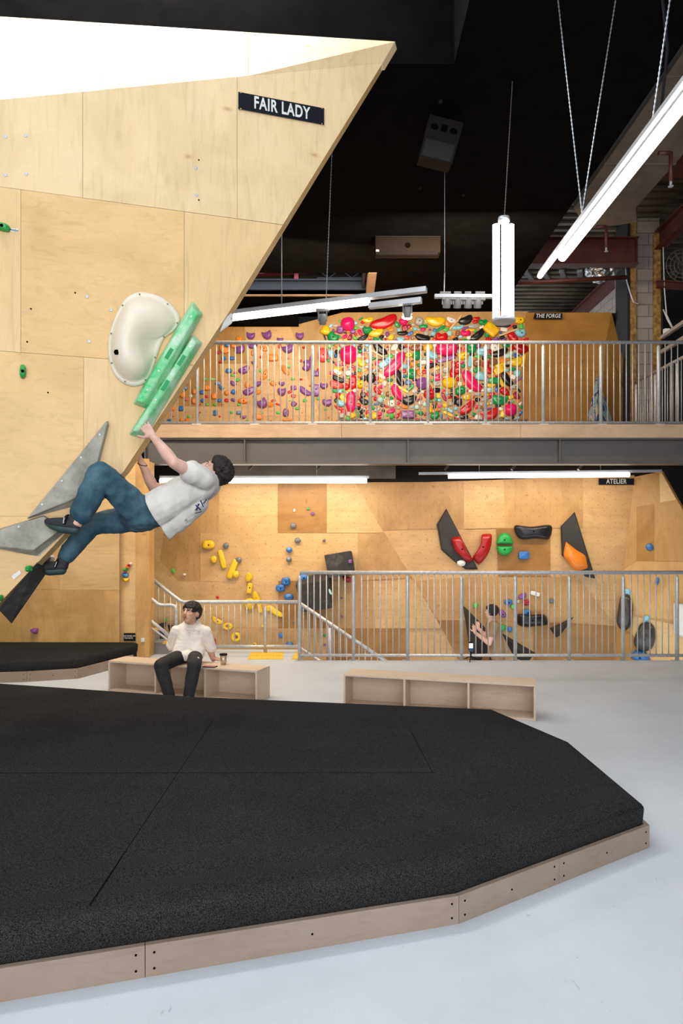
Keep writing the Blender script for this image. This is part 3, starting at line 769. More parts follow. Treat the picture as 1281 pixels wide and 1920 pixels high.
sx = lambda x: ((Vector((ground(x, 1727+(855-x)*0.1696).x, 0)) - Vector((P[0][0], 0))).length) / (Vector((P[1][0], 0)) - Vector((P[0][0], 0))).length
zt = 0.235
mat_block('large black carpeted crash mat filling the foreground', P, 0.10, zt, 0.045,
          [(ground(400,1352,zt), ground(168,1700,zt)), (ground(-60,1452,zt), ground(815,1451,zt)), (ground(768,1368,zt), ground(812,1452,zt))],
          [(0, (sx(272),)), (1, (0.47,)), (2, ()), (3, ()), (4, ()), (5, ())], 0.113)
P = [G(51,1278), G(145,1272), (-2.62, 8.45), (-2.62, 8.70), (-5.5, 8.72), (-5.5, 7.25)]
P = [(-5.5, 7.05), G(51,1278), G(145,1272), (-2.60, 8.46), (-2.60, 8.72), (-5.5, 8.74)]
mat_block('smaller black carpeted mat against the rear left wall', P, 0.10, 0.235, 0.04, [], [(0, ()), (1, ()), (2, ())], 0.112, 0.10)

# ================================================================== BENCHES
def make_bench(label, fr, fl):           # front right and front left top corners (world), 0.31 m high, 0.28 deep
    a, b = Vector((fl.x, fl.y, 0)), Vector((fr.x, fr.y, 0)); d = (b-a); L = d.length; d.normalize(); nb = Vector((-d.y, d.x, 0))
    t = thing('bench', label, 'bench', a)
    Mx = Matrix(((d.x, nb.x, 0, a.x), (d.y, nb.y, 0, a.y), (0, 0, 1, 0), (0, 0, 0, 1)))
    H, D, T = 0.31, 0.285, 0.018
    def pt(name, lo, hi):
        m = MB(); m.box(lo, hi, 0, Mx); m.build(name, M['bench'], t, bevel=0.0015)
    pt('top_panel', (0, 0, H-T), (L, D, H)); pt('bottom_panel', (T, 0, 0.0), (L-T, D, T))
    pt('side_panel', (0, 0, 0), (T, D, H-T)); pt('side_panel', (L-T, 0, 0), (L, D, H-T))
    pt('back_panel', (T, D-T, T), (L-T, D, H-T))
    for k in (1, 2): pt('divider', (L*k/3-T/2, 0.0, T), (L*k/3+T/2, D-T, H-T))
    return t, Mx, L
B1 = make_bench('open fronted birch plywood bench the seated person sits on', ground(482,1258,0.31), ground(203,1238.5,0.31))
B2 = make_bench('empty open fronted birch plywood bench behind the big mat', ground(1005,1284,0.31), ground(644,1264,0.31))
# ================================================================== FREE-STANDING ANGLED WALL
def clip(poly, clipper):
    out = list(poly)
    n = len(clipper)
    for i in range(n):
        a, b = clipper[i], clipper[(i+1) % n]; inp = out; out = []
        if not inp: break
        side = lambda p: (b[0]-a[0])*(p[1]-a[1]) - (b[1]-a[1])*(p[0]-a[0])
        for j in range(len(inp)):
            p, q = inp[j], inp[(j+1) % len(inp)]; sp, sq = side(p), side(q)
            if sp >= 0: out.append(p)
            if (sp > 0 and sq < 0) or (sp < 0 and sq > 0):
                k = sp/(sp-sq); out.append((p[0]+(q[0]-p[0])*k, p[1]+(q[1]-p[1])*k))
    return out
AF = [(-230,209), (718,118), (428,588), (232,884), (0,1130), (-230,1352)]
AB = [(-230,205), (727,116), (437,590), (243,886), (9,1133), (-222,1357)]
aw = thing('angled_wall', 'tall pale plywood wall with a slanting free edge, left foreground', 'climbing wall', arete(100, 700), kind='structure')
m = MB(); m.prism([arete(x,y,-0.019) for x,y in AF], [arete(x,y,-0.085) for x,y in AB], 0, 1)
m.build('core', [M['arete'], M['edge']], aw)
cr = lambda x: 187-0.0961*x+0.0
l1 = lambda x: 350+0.135*x
l2 = lambda x: 658+0.074*x
def quad(x0, x1, top, bot): return [(x0, top(x0)), (x1, top(x1)), (x1, bot(x1)), (x0, bot(x0))]
k = lambda v: (lambda x: v)
panels = [(quad(-230,155,cr,l1),'arete_b'), (quad(155,445,cr,l1),'arete_b'), (quad(445,760,cr,l1),'arete_b'),
  (quad(-230,39,l1,l2),'arete'), (quad(39,345.5,l1,l2),'arete_x'), (quad(345.5,700,l1,l2),'arete'),
  (quad(-230,157,l2,k(968)),'arete_x'), (quad(157,700,l2,k(968)),'arete'), (quad(-230,700,k(968),k(1400)),'arete_x')]
for q, mk in panels:
    q = clip(q, AF)
    c = (sum(p[0] for p in q)/len(q), sum(p[1] for p in q)/len(q))
    q2 = []
    for p in q:
        d = Vector((p[0]-c[0], p[1]-c[1])); dl = max(1, d.length); q2.append((p[0]-d.x/dl*0.45, p[1]-d.y/dl*0.45))
    m = MB(); m.prism([arete(x,y,0) for x,y in q2], [arete(x,y,-0.019) for x,y in q2]); m.build('plywood_panel', M[mk], aw)
# upper facet leaning back under the roof light
def topY(x): return 5.16 + (5.46-5.16)*x/741.0
def crz(x): return arete(x, cr(x))
def tpt(x): return at(x, 31+0.0634*x, topY(x))
xs = [-230, 188, 466, 718]
for x0, x1 in zip(xs, xs[1:]):
    e = 0.5
    L = [crz(x0+e), crz(x1-e), tpt(min(741, x1-e) if x1 < 718 else 741), tpt(x0+e)]
    m = MB(); m.prism(L, [p+Vector((0.02,0.07,-0.01)) for p in L]); m.build('plywood_panel', M['arete_b'], aw)
m = MB(); L = [crz(718), at(727,117,5.62), at(742,79,5.60), tpt(741)]; m.prism(L, [p+Vector((-0.02,0.06,0)) for p in L]); m.build('edge_strip', M['edge'], aw)
# T-nut bolts and drilled holes on the face
for x, y in ((10,256),(48,254),(10,328),(49,326),(367,315),(368,366),(163,556),(208,581),(167,640)):
    m = MB(); R = Matrix.Rotation(ARZ,4,'Z') @ Matrix.Rotation(PI/2,4,'X')
    m.lathe([(0.012,-0.001),(0.012,0.002),(0.005,0.003),(0.005,0.001)], arete(x,y,0.0005), 12, 0, R)
    m.build('bolt', M['alu'], aw)
for x, y in ((373,300),(373,375),(141,549),(58,579),(90,736),(51,641)):
    m = MB(); m.lathe([(0.006,-0.001),(0.006,0.001)], arete(x,y,0.0005), 10, 0, R); m.build('drill_hole', M['hole'], aw)
m = MB(); m.prism([arete(x,y,0.006) for x,y in ((22,1080),(37,1069),(40,1075),(25,1087))], [arete(x,y,0.0) for x,y in ((22,1080),(37,1069),(40,1075),(25,1087))]); 
cover = m.build('cover_plate', M['white'], aw)

def mirrored_text(txt, size, mat, parent, loc, rz, sx=0.82, bold=0.018, shear=0.0):
    cu = bpy.data.curves.new('lettering', 'FONT'); cu.body = txt; cu.size = size; cu.align_x = 'CENTER'; cu.align_y = 'CENTER'
    cu.offset = bold*size; cu.extrude = 0.0008; cu.shear = shear; cu.space_character = 1.10
    tmp = bpy.data.objects.new('tmp', cu); COL.objects.link(tmp)
    me = bpy.data.meshes.new_from_object(tmp.evaluated_get(bpy.context.evaluated_depsgraph_get()))
    bpy.data.objects.remove(tmp); me.materials.clear(); me.materials.append(M[mat] if isinstance(mat, str) else mat); me.name = 'lettering'
    for v in me.vertices: v.co.x *= sx
    o = bpy.data.objects.new('lettering', me); COL.objects.link(o); o.location = loc; o.rotation_euler = (PI/2, 0, rz)
    if parent is not None: adopt(o, parent)
    return o
def sign(label, pts, plane, txt, size, rz=0.0, screws=True, **kw):
    t = thing('name_sign', label, 'sign', plane(*[sum(p[i] for p in pts)/4 for i in (0,1)]))
    m = MB(); fr = [plane(x,y,0.012) for x,y in pts]; m.prism(fr, [plane(x,y,0.0005) for x,y in pts]); m.build('board', M['sign'], t)
    c = sum(fr, Vector())/4 + Vector((math.sin(rz)*0.0, -0.0015, 0))
    mirrored_text(txt, size, 'ink', t, c, rz, **kw)
    if screws:
        for p in fr:
            q = p.lerp(sum(fr, Vector())/4, 0.055) + Vector((0,-0.001,0)); m = MB()
            m.lathe([(0.005,0),(0.005,0.002)], q, 8, 0, Matrix.Rotation(rz,4,'Z') @ Matrix.Rotation(PI/2,4,'X')); m.build('screw', M['edge'], t)
    return t
sign('black FAIR LADY name board high on the angled plywood wall', [(447,172),(608,203),(608,234),(447,204)], lambda x,y,o=0: arete(x,y,o), 'FAIR LADY', 0.128, ARZ, sx=0.66, bold=0.025)
sign('black THE FORGE name board on top of the orange upper wall', [(1003,587),(1055,587),(1054,598),(1000,598)], pl(U0-0.10), 'THE FORGE', 0.095, 0, False, sx=0.8, bold=0.02, shear=0.18)
sign('black ATELIER name board on the lower climbing wall', [(1123,897),(1189,897),(1189,909),(1123,909)], pl(A0-0.05), 'ATELIER', 0.105, 0, False, sx=0.78, bold=0.02)
t = sign('small black NO DOGS ON THE MATS notice on the pillar', [(232,1187),(254,1187),(254,1202),(232,1202)], pl(8.885), 'NO DOGS ON', 0.026, 0, False, sx=0.85, bold=0.03)
[o_ for o_ in t.children if o_.name.startswith('lettering')][0].location.z += 0.014
mirrored_text('THE MATS.', 0.026, 'ink', t, at(241.5,1196.5,8.871), 0, 0.85, 0.03)
t = thing('light_switch', 'small white switch plate low on the pillar', 'switch', at(268,1200,8.88))
m = MB(); c = at(268,1200,8.88); m.box(c-Vector((0.022,0.008,0.026)), c+Vector((0.022,0.008,0.026))); m.build('plate', M['white'], t, bevel=0.002)
m = MB(); m.box(c-Vector((0.007,0.013,0.011)), c+Vector((0.007,-0.007,0.011))); m.build('rocker', M['white'], t)

# volumes and big holds on the angled wall
def volume(label, base, top, plane, h, mat, ridge=None, bolts=(), cat='volume'):
    t = thing('wall_volume', label, cat, plane(*base[0], 0))
    m = MB(); m.prism([plane(x,y,h) for x,y in top], [plane(x,y,0.001) for x,y in base]); m.build('body', M[mat], t, bevel=0.006)
    for x, y in bolts:
        b = MB(); b.ell(plane(x,y,h+0.001), (0.007,0.004,0.007), None, 10, 6); b.build('bolt', M['white'], t)
    return t
AR = lambda x,y,o=0: arete(x,y,o)
volume('long pointed grey triangular volume by the climber\'s bent knee', [(203,788),(205,798),(186,872),(182,938),(50,973)], [(199,790),(201,795),(182,868),(150,930),(54,970)], AR, 0.07, 'volgrey', bolts=((187,815),(152,858),(116,902),(79,946)))
volume('wide grey volume under the climber\'s upper foot', [(-60,1008),(2,990),(82,966),(125,990),(124,996),(70,1044),(62,1044),(-60,1030)], [(-60,1004),(2,993),(82,969),(118,990),(64,1031),(-60,1018)], AR, 0.075, 'volgrey', bolts=((35,988),))
t = thing('wall_volume', 'long dark three sided bar volume pointing down left below the climber\'s lower foot', 'volume', at(45,1100,4.85))
m = MB(); a0, a1, a2 = at(88,1020,5.0), at(66,1058,4.66), at(84,1080,4.78); b0, b1, b2 = at(8,1128,4.95), at(-3,1143,4.62), at(22,1170,4.72)
a0 = at(97,1042,4.95)
m.prism([a0,a1,a2],[b0,b1,b2]); m.add([at(88,1018,5.02), at(95,1045,4.9), at(64,1060,4.70)], [(0,1,2)]); m.build('body', M['voldark'], t, bevel=0.004)
m = MB(); m.prism([at(84,1028,4.86), at(96,1044,4.80), at(67,1057,4.655)], [at(84,1028,5.0), at(96,1044,4.95), at(67,1057,4.75)]); m.build('grey_cap', M['volgrey'], t)

# cream kidney shaped macro
def smooth_loop(P, n=6):
    out = []; N_ = len(P)
    for i in range(N_):
        p0, p1, p2, p3 = [Vector(P[(i+j-1) % N_]) for j in range(4)]
        for k_ in range(n):
            u = k_/n
            out.append(0.5*((2*p1)+(-p0+p2)*u+(2*p0-5*p1+4*p2-p3)*u*u+(-p0+3*p1-3*p2+p3)*u**3))
    return out
def macro(label, outline, plane, prof, mat, center, n=6):
    """rounded resin shape: outline loop plus profile of (inset fraction, height)"""
    loop = smooth_loop([(*p, 0) for p in outline], n); C_ = Vector((*center, 0))
    m = MB(); rings = []
    for f, h in prof: rings.append([plane(*(p.lerp(C_, f))[:2], h) for p in loop])
    L = len(loop); vs = [v for r in rings for v in r]; fs = []
    for i in range(len(rings)-1):
        for q in range(L): fs.append([i*L+q, i*L+(q+1) % L, (i+1)*L+(q+1) % L, (i+1)*L+q])
    fs.append([(len(rings)-1)*L+q for q in range(L)]); fs.append([q for q in reversed(range(L))])
    m.add(vs, fs, 0, True)
    t = thing('wall_hold', label, 'climbing hold', plane(*center, 0))
    m.build('body', M[mat], t); return t, loop
# kidney: outline and a bulging dish built as a height field inside it
KO = [(262,548),(298,555),(326,576),(337,599),(327,619),(308,634),(297,659),(288,686),(276,714),(252,724),(228,716),(211,695),(203,660),(206,625),(218,590),(236,560)]
t, loop = macro('big cream kidney shaped resin hold left of the green bars', KO, AR, [(0,0.0),(0.0,0.016),(0.07,0.019),(0.085,0.021),(0.13,0.050),(0.20,0.090),(0.30,0.130),(0.42,0.160),(0.55,0.180),(0.7,0.192),(0.85,0.198)], 'creamres', (252,628), 8)
me = [c_ for c_ in t.children if c_.name.startswith('body')][0].data
cc = arete(312,690,0.16); cn = arete(325,668,0.1)
for v in me.vertices:                    # concave scoop on its lower right side
    pv = v.co; hgt = (pv - arete(255,628)).dot(ARN)
    if hgt > 0.021:
        d = (pv - arete(304,646,hgt)).length
        v.co -= ARN*max(0, hgt-0.016)*0.97*math.exp(-(d/0.155)**2.4)
for i in range(0, len(loop), 13):
    p = loop[i].lerp(Vector((255,628,0)), 0.045); b = MB(); b.ell(arete(p.x,p.y,0.026), (0.006,0.004,0.006), None, 8, 6); b.build('screw', M['bolt'], t)
from mathutils.bvhtree import BVHTree
bv = BVHTree.FromPolygons([v.co.copy() for v in me.vertices], [tuple(p.vertices) for p in me.polygons])
eye_ = Vector((0,0,EYE)); lc, nm, _i, _d = bv.ray_cast(eye_, (at(218.5,661,8.0)-eye_).normalized())
if nm.dot(eye_-lc) < 0: nm = -nm
nm = (nm + ARN*2.2).normalized(); lc = lc + ARN*0.010
b = MB(); b.lathe([(0.020,-0.002),(0.020,0.003),(0.012,0.0035),(0.012,0.001)], lc, 6, 0, nm.to_track_quat('Z','Y').to_matrix().to_4x4()); b.build('bolt_socket', M['hole'], t)
# green bars
def bar_hold(label, foot, top, patches, bolts):
    t = thing('wall_hold', label, 'climbing hold', arete(*foot[0]))
    m = MB(); n = len(foot)
    m.prism([arete(x,y,0.10) for x,y in top], [arete(x,y,0.001) for x,y in foot]); m.build('body', M['greenres'], t, bevel=0.012)
    a_, b_ = Vector(((top[-1][0]+top[-3][0])/2, (top[-1][1]+top[-3][1])/2)), Vector(((top[0][0]+top[1][0])/2, (top[0][1]+top[1][1])/2)); d_ = (b_-a_).normalized(); n_ = Vector((-d_.y, d_.x))
    for u in patches:
        c_ = a_.lerp(b_, u); q = [c_+d_*i*11+n_*j*3.8 for i, j in ((-1,-1),(1,-1),(1,1),(-1,1))]
        b = MB(); b.prism([arete(p.x,p.y,0.1012) for p in q], [arete(p.x,p.y,0.098) for p in q]); b.build('grip_patch', M['greenpatch'], t)
    for u in bolts:
        p_ = a_.lerp(b_, u); x, y = p_.x, p_.y
        b = MB(); b.ell(arete(x,y,0.101), (0.007,0.004,0.007), None, 10, 6); b.build('bolt', M['white'], t)
bar_hold('upper long green bar hold beside the cream kidney', [(361,563),(382,588),(287,764),(274,767),(248,757)], [(361,573),(371,590),(272,752),(266,755),(256,751)], (0.52,), (0.12,0.33,0.72,0.93))
bar_hold('lower long green bar hold the climber grips', [(363,626),(381,643),(275,820),(262,822),(241,815)], [(361,633),(368,644),(262,806),(257,809),(249,808)], (0.5,0.78), (0.66,0.93,0.34))
# white wedge on the hidden side, cable
t = thing('wall_hold', 'white wedge hold sticking out of the free edge beside the left lamp', 'climbing hold', at(425,600,5.15))
m = MB(); m.prism([at(412,624,5.1), at(424,588,5.1), at(433,586,5.14), at(438,590,5.16), at(436,606,5.16)], [at(405,624,5.3), at(418,586,5.3), at(428,583,5.33), at(432,588,5.33), at(431,604,5.33)]); m.build('body', M['white'], t, bevel=0.012)
b = MB(); b.lathe([(0.012,0),(0.012,0.003)], at(432,597,5.148), 10, 0, Matrix.Rotation(PI/2,4,'X')); b.build('bolt', M['bolt'], t)

# ================================================================== LAMPS
LZ = 3.9
def linear_lamp(label, a, b, lit, width=0.085, chains=(), top2=None):
    t = thing('pendant_lamp', label, 'lamp', (Vector(a)+Vector(b))/2)
    a, b = Vector(a), Vector(b)
    m = MB(); m.bar(a+Vector((0,0,width*0.42)), b+Vector((0,0,width*0.42)), width*0.72, width*0.5); m.build('housing', M['alu'], t, bevel=0.004)
    for u, v in lit:
        m = MB(); m.tube([a.lerp(b,u), a.lerp(b,v)], width*0.42, 12); m.build('led_tube', M['tube'], t)
    for p0, p1 in chains:
        p0, p1 = Vector(p0), Vector(p1); n = max(12, int((p1-p0).length/0.016)); m = MB()
        m.tube([p0.lerp(p1, i/n) for i in range(n+1)], [0.0068 if i % 2 else 0.003 for i in range(n+1)], 6); m.build('chain', M['chain'], t)
    return t
Lx = lambda x, y: (x-CX)/(CY-y)*(LZ-EYE)
farL = Vector((1.845, 5.75, LZ)); nearL = Vector((1.845, 2.6, LZ))
linear_lamp('long bright pendant lamp crossing the upper right, hung on a V of chains', nearL, farL, [(0.0, 0.985)], 0.085,
    [((1.79, 5.08, LZ+0.07), (1.60, 5.05, CZ)), ((1.79, 5.08, LZ+0.07), (2.03, 5.05, CZ)), ((1.80, 3.95, LZ+0.07), (2.02, 3.93, CZ))])
t = bpy.data.objects['pendant_lamp']
m = MB(); m.bar((1.80, 6.18, LZ+0.05), (1.80, 3.0, LZ+0.05), 0.04, 0.03); m.build('cable_channel', M['alu'], t)
m = MB(); m.tube([(1.79, 5.66, LZ+0.02), (1.79, 6.16, LZ+0.02)], 0.024, 10); m.build('led_tube', M['tube'], t)
m = MB(); m.tube([at(1243,0,3.95), at(1246,30,3.96), at(1252,90,3.97), (1.86,3.98,LZ+0.1)], 0.009, 6); m.build('power_cable', M['sign'], t)
# vertical cluster
vc = thing('pendant_lamp', 'cluster of three upright glowing tubes hanging in the middle of the hall', 'lamp', at(945,510,5.9))
for x, dy, y0 in ((931.5, 0.02, 420), (945.5, -0.03, 416), (958.5, 0.02, 420)):
    m = MB(); m.tube([at(x,603,5.9)+Vector((0,dy,0)), at(x,y0,5.9)+Vector((0,dy,0))], 0.031, 14); m.build('led_tube', M['tube'], vc)
m = MB(); m.tube([at(945,604,5.9), at(945,598,5.9)], 0.10, 16); m.build('end_cap', M['alu'], vc)
m = MB(); m.tube([at(945,416,5.9), at(945,408,5.9)], 0.05, 16); m.build('top_cap', M['alu'], vc)
p0, p1 = at(946,410,5.9), at(961,152,5.96); n = 90; m = MB()
m.tube([p0.lerp(p1,i/n) for i in range(n+1)], [0.006 if i % 2 else 0.003 for i in range(n+1)], 6); m.build('chain', M['beam'], vc)
# left lamp
a, b = at(800,559,6.61), at(380,600,7.42); a.z = b.z = LZ
ll = linear_lamp('long slanting pendant lamp running out behind the angled wall on the left', a+Vector((0,0,0.02)), b+Vector((0,0,0.02)), [(0.235, 1.0)], 0.10,
    [(a.lerp(b,0.42)+Vector((0,0,0.09)), at(623,272,6.95)), ])
ll.name = 'pendant_lamp.002'
m = MB(); q = a.lerp(b,0.62)+Vector((0,0,0.08)); m.tube([q, q+Vector((0,0,1.6))], 0.006, 6); m.build('hanging_wire', M['chain'], ll)
m = MB(); m.bar(a.lerp(b,0.02)-Vector((0,0,0.035)), a.lerp(b,0.235)-Vector((0,0,0.035)), 0.06, 0.05); m.build('track', M['alu'], ll)
def spot(label, p, lit, rot=0.0):
    t = thing('spotlight', label, 'spotlight', p); p = Vector(p); s = 0.042
    m = MB(); m.box(p+Vector((-s*1.6,-0.02,0.075)), p+Vector((s*1.6,0.02,0.10))); m.build('track_adapter', M['trackgrey'], t)
    m = MB()
    for k in (-1, 1): m.box(p+Vector((k*s-0.006,-0.01,-0.02)), p+Vector((k*s+0.006,0.01,0.08)))
    m.build('yoke', M['trackgrey'], t)
    m = MB(); m.lathe([(0.03,0.05),(s*0.85,0.03),(s*0.9,-0.05),(s*0.8,-0.052)], p, 18, 0, Matrix.Rotation(0.45,4,'X')); m.build('head', M['trackgrey'], t)
    m = MB(); m.lathe([(s*0.75,-0.053),(s*0.7,-0.056)], p, 16, 0, Matrix.Rotation(0.45,4,'X')); m.build('lens', M['spotglow'] if lit else M['hole'], t)
    if lit:
        m = MB(); m.lathe([(0.02,-0.05),(0.05,-0.052),(0.05,-0.058)], p, 16, 0, Matrix.Rotation(0.75,4,'X')); m.build('lamp_face', M['spotglow'], t)
spot('lit spotlight glaring under the right end of the slanting lamp', at(764,585,6.75), True)
spot('unlit white spotlight under the middle of the slanting lamp', at(605,598,6.95), False)
tr = thing('light_track', 'pale lighting track beside the upright tubes', 'track', at(860,556,6.6))
m = MB(); m.bar(at(815,555.5,6.6), at(935,556,6.6), 0.05, 0.03); m.build('rail', M['alu'], tr)
m = MB(); m.bar(at(829,560,6.6), at(910,561,6.6), 0.04, 0.025); m.build('adapter_rail', M['trackgrey'], tr)
m = MB(); m.tube([at(833,553,6.6), at(834,512,6.6)], 0.006, 6); m.tube([at(834,512,6.6), at(834,300,6.6)], 0.003, 6); m.build('hanging_wire', M['alu'], tr)
for i, x in enumerate((838, 858, 878, 896)):
    spot('unlit white spotlight, %s of four on the track beside the upright tubes' % ('leftmost', 'second from left', 'third from left', 'rightmost')[i], at(x, 567, 6.62), False)
# tubes below the deck
def deck_lamp(label, x0, x1, y, Y, ch):
    t = thing('strip_lamp', label, 'lamp', at((x0+x1)/2, y, Y))
    m = MB(); m.tube([at(x0,y,Y), at(x1,y+ (0 if x0 < 700 else -3),Y)], 0.034, 12); m.build('led_tube', M['tube'], t)
    m = MB(); m.bar(at(ch[0],ch[2],Y+0.03), at(ch[1],ch[3],Y+0.03), 0.06, 0.035); m.build('housing', M['alu'], t)
    for u in (0.25, 0.75):
        p = at(ch[0],ch[2],Y+0.03).lerp(at(ch[1],ch[3],Y+0.03), u); m = MB(); m.tube([p, (p.x, p.y, 2.98)], 0.005, 6); m.build('hanger', M['alu'], t)
deck_lamp('glowing strip lamp below the deck behind the climber\'s head', 300, 688, 901.5, 10.1, (300, 692, 894.5, 894.5))
deck_lamp('glowing strip lamp below the deck beside the ATELIER sign', 841, 1180, 893, 10.1, (785, 1240, 888, 883))
# black-ceiling fittings
sp_ = thing('ceiling_speaker', 'grey box loudspeaker tilted under the black ceiling', 'speaker', at(828,262,6.3))
tl, tr_, br, bl = at(806,214,6.32), at(870,230,6.32), at(848,307,6.18), at(787,292,6.18)
ml, mr = tl.lerp(bl,0.55), tr_.lerp(br,0.55)
up = Vector((0,0.25,0.05))
m = MB(); m.prism([tl,tr_,mr,ml],[p+up for p in (tl,tr_,mr,ml)]); m.build('horn_panel', M['speakerbox'], sp_)
m = MB(); m.prism([ml,mr,br,bl],[p+up for p in (ml,mr,br,bl)]); m.build('cabinet', M['speakerbox'], sp_)
ctr = (ml+mr+br+bl)/4; nn = (mr-ml).cross(bl-ml).normalized()
if nn.y > 0: nn = -nn
m = MB(); q = [p.lerp(ctr,0.12)+nn*0.003 for p in (ml,mr,br,bl)]; m.prism(q, [p-nn*0.002 for p in q]); m.build('grille', M['grille'], sp_)
def facept(u, v): return tl.lerp(tr_,u).lerp(ml.lerp(mr,u), v) + nn*0.002
ax = (tr_-tl).normalized(); ay = nn.cross(ax).normalized(); RR = Matrix(((ax.x,ay.x,nn.x,0),(ax.y,ay.y,nn.y,0),(ax.z,ay.z,nn.z,0),(0,0,0,1)))
for u in (0.22, 0.78):
    m = MB(); m.lathe([(0.036,0),(0.036,0.003)], facept(u,0.48), 18, 0, RR); m.build('port', M['hole'], sp_)
m = MB(); q = [facept(u,v)+nn*0.002 for u,v in ((0.41,0.3),(0.59,0.3),(0.59,0.6),(0.41,0.6))]; m.prism(q, [p-nn*0.003 for p in q]); m.build('horn', M['hole'], sp_)
un = thing('ceiling_unit', 'long pale box unit fixed flat under the black ceiling', 'ceiling unit', at(763,463,9.1))
m = MB(); m.box(at(704,473,9.0), at(822,459,9.2)+Vector((0,0,0.02))); m.build('casing', M['acpale'], un, bevel=0.006)
m = MB(); m.box(at(704,460,9.02), at(822,447,9.22)+Vector((0,0,0.02))); m.build('top_mesh', M['grille'], un)
m = MB(); m.box(at(705,477,8.995), at(820,473.5,9.05)); m.build('lower_lip', M['speakerbox'], un)
c = at(765,460,8.99); m = MB(); m.lathe([(0.035,0),(0.035,0.006)], c, 14, 0, Matrix.Rotation(PI/2,4,'X')); m.build('motor_cap', M['hole'], un)
m = MB(); c = at(708,470,8.995); m.box(c-Vector((0.02,0.004,0.012)), c+Vector((0.02,0.0,0.012))); m.build('badge', M['white'], un)
for lab, x, y, Y in (('tiny grey ceiling sensor just above the loudspeaker', 827,189,6.2), ('tiny grey ceiling sensor right of the lamp chain', 789,351,7.7), ('tiny pale ceiling sensor left of the upright tubes', 872,364,7.8)):
    p = at(x,y,Y); m = MB(); m.lathe([(0.008,0.02),(0.02,0.02),(0.022,0.0),(0.01,-0.012)], (p.x, F*(CZ-EYE)/(CY-y)-0.01, CZ-0.022), 12)
    tag(m.build('ceiling_sensor', M['speakerbox']), lab, 'sensor')
# ================================================================== HOLDS
HC = {'P':('pink',(0.78,0.010,0.13)),'R':('red',(0.56,0.008,0.012)),'M':('maroon',(0.33,0.012,0.035)),'G':('green',(0.008,0.27,0.07)),'L':('lime green',(0.07,0.52,0.06)),
 'Y':('yellow',(0.83,0.50,0.010)),'O':('orange',(0.83,0.23,0.02)),'C':('coral',(0.80,0.075,0.06)),'B':('sky blue',(0.24,0.58,0.74)),'U':('dark blue',(0.015,0.12,0.40)),
 'K':('black',(0.012,0.012,0.014)),'W':('white',(0.78,0.74,0.68)),'S':('grey',(0.42,0.40,0.37)),'V':('purple',(0.22,0.07,0.27)),'N':('brown',(0.26,0.11,0.05)),'T':('mint',(0.40,0.64,0.58)),'A':('tan',(0.74,0.50,0.27)),
 'b':('blue',(0.035,0.16,0.44)),'D':('dark grey',(0.052,0.048,0.045)),'F':('slate grey',(0.15,0.15,0.15)),'y':('yellow',(0.80,0.48,0.01)), 'g':('green',(0.015,0.33,0.06)), 'r':('red',(0.36,0.004,0.006))}
def resin(name, c):
    m, nt, b = _mat(name)
    t = N(nt, 'ShaderNodeTexCoord'); n = N(nt, 'ShaderNodeTexNoise', Scale=2.2, Detail=3.0); nt.links.new(t.outputs['Object'], n.inputs['Vector'])
    f = ramp(nt, n.outputs[0], [(0.64, (0,0,0)), (0.80, (0.55,)*3)])
    nt.links.new(mixc(nt, f, c, (0.66,0.62,0.56)), b.inputs['Base Color']); b.inputs['Roughness'].default_value = 0.30
    return m
HM = {k_: resin('resin_'+v[0].replace(' ', '_')+'_'+k_, v[1]) for k_, v in HC.items()}
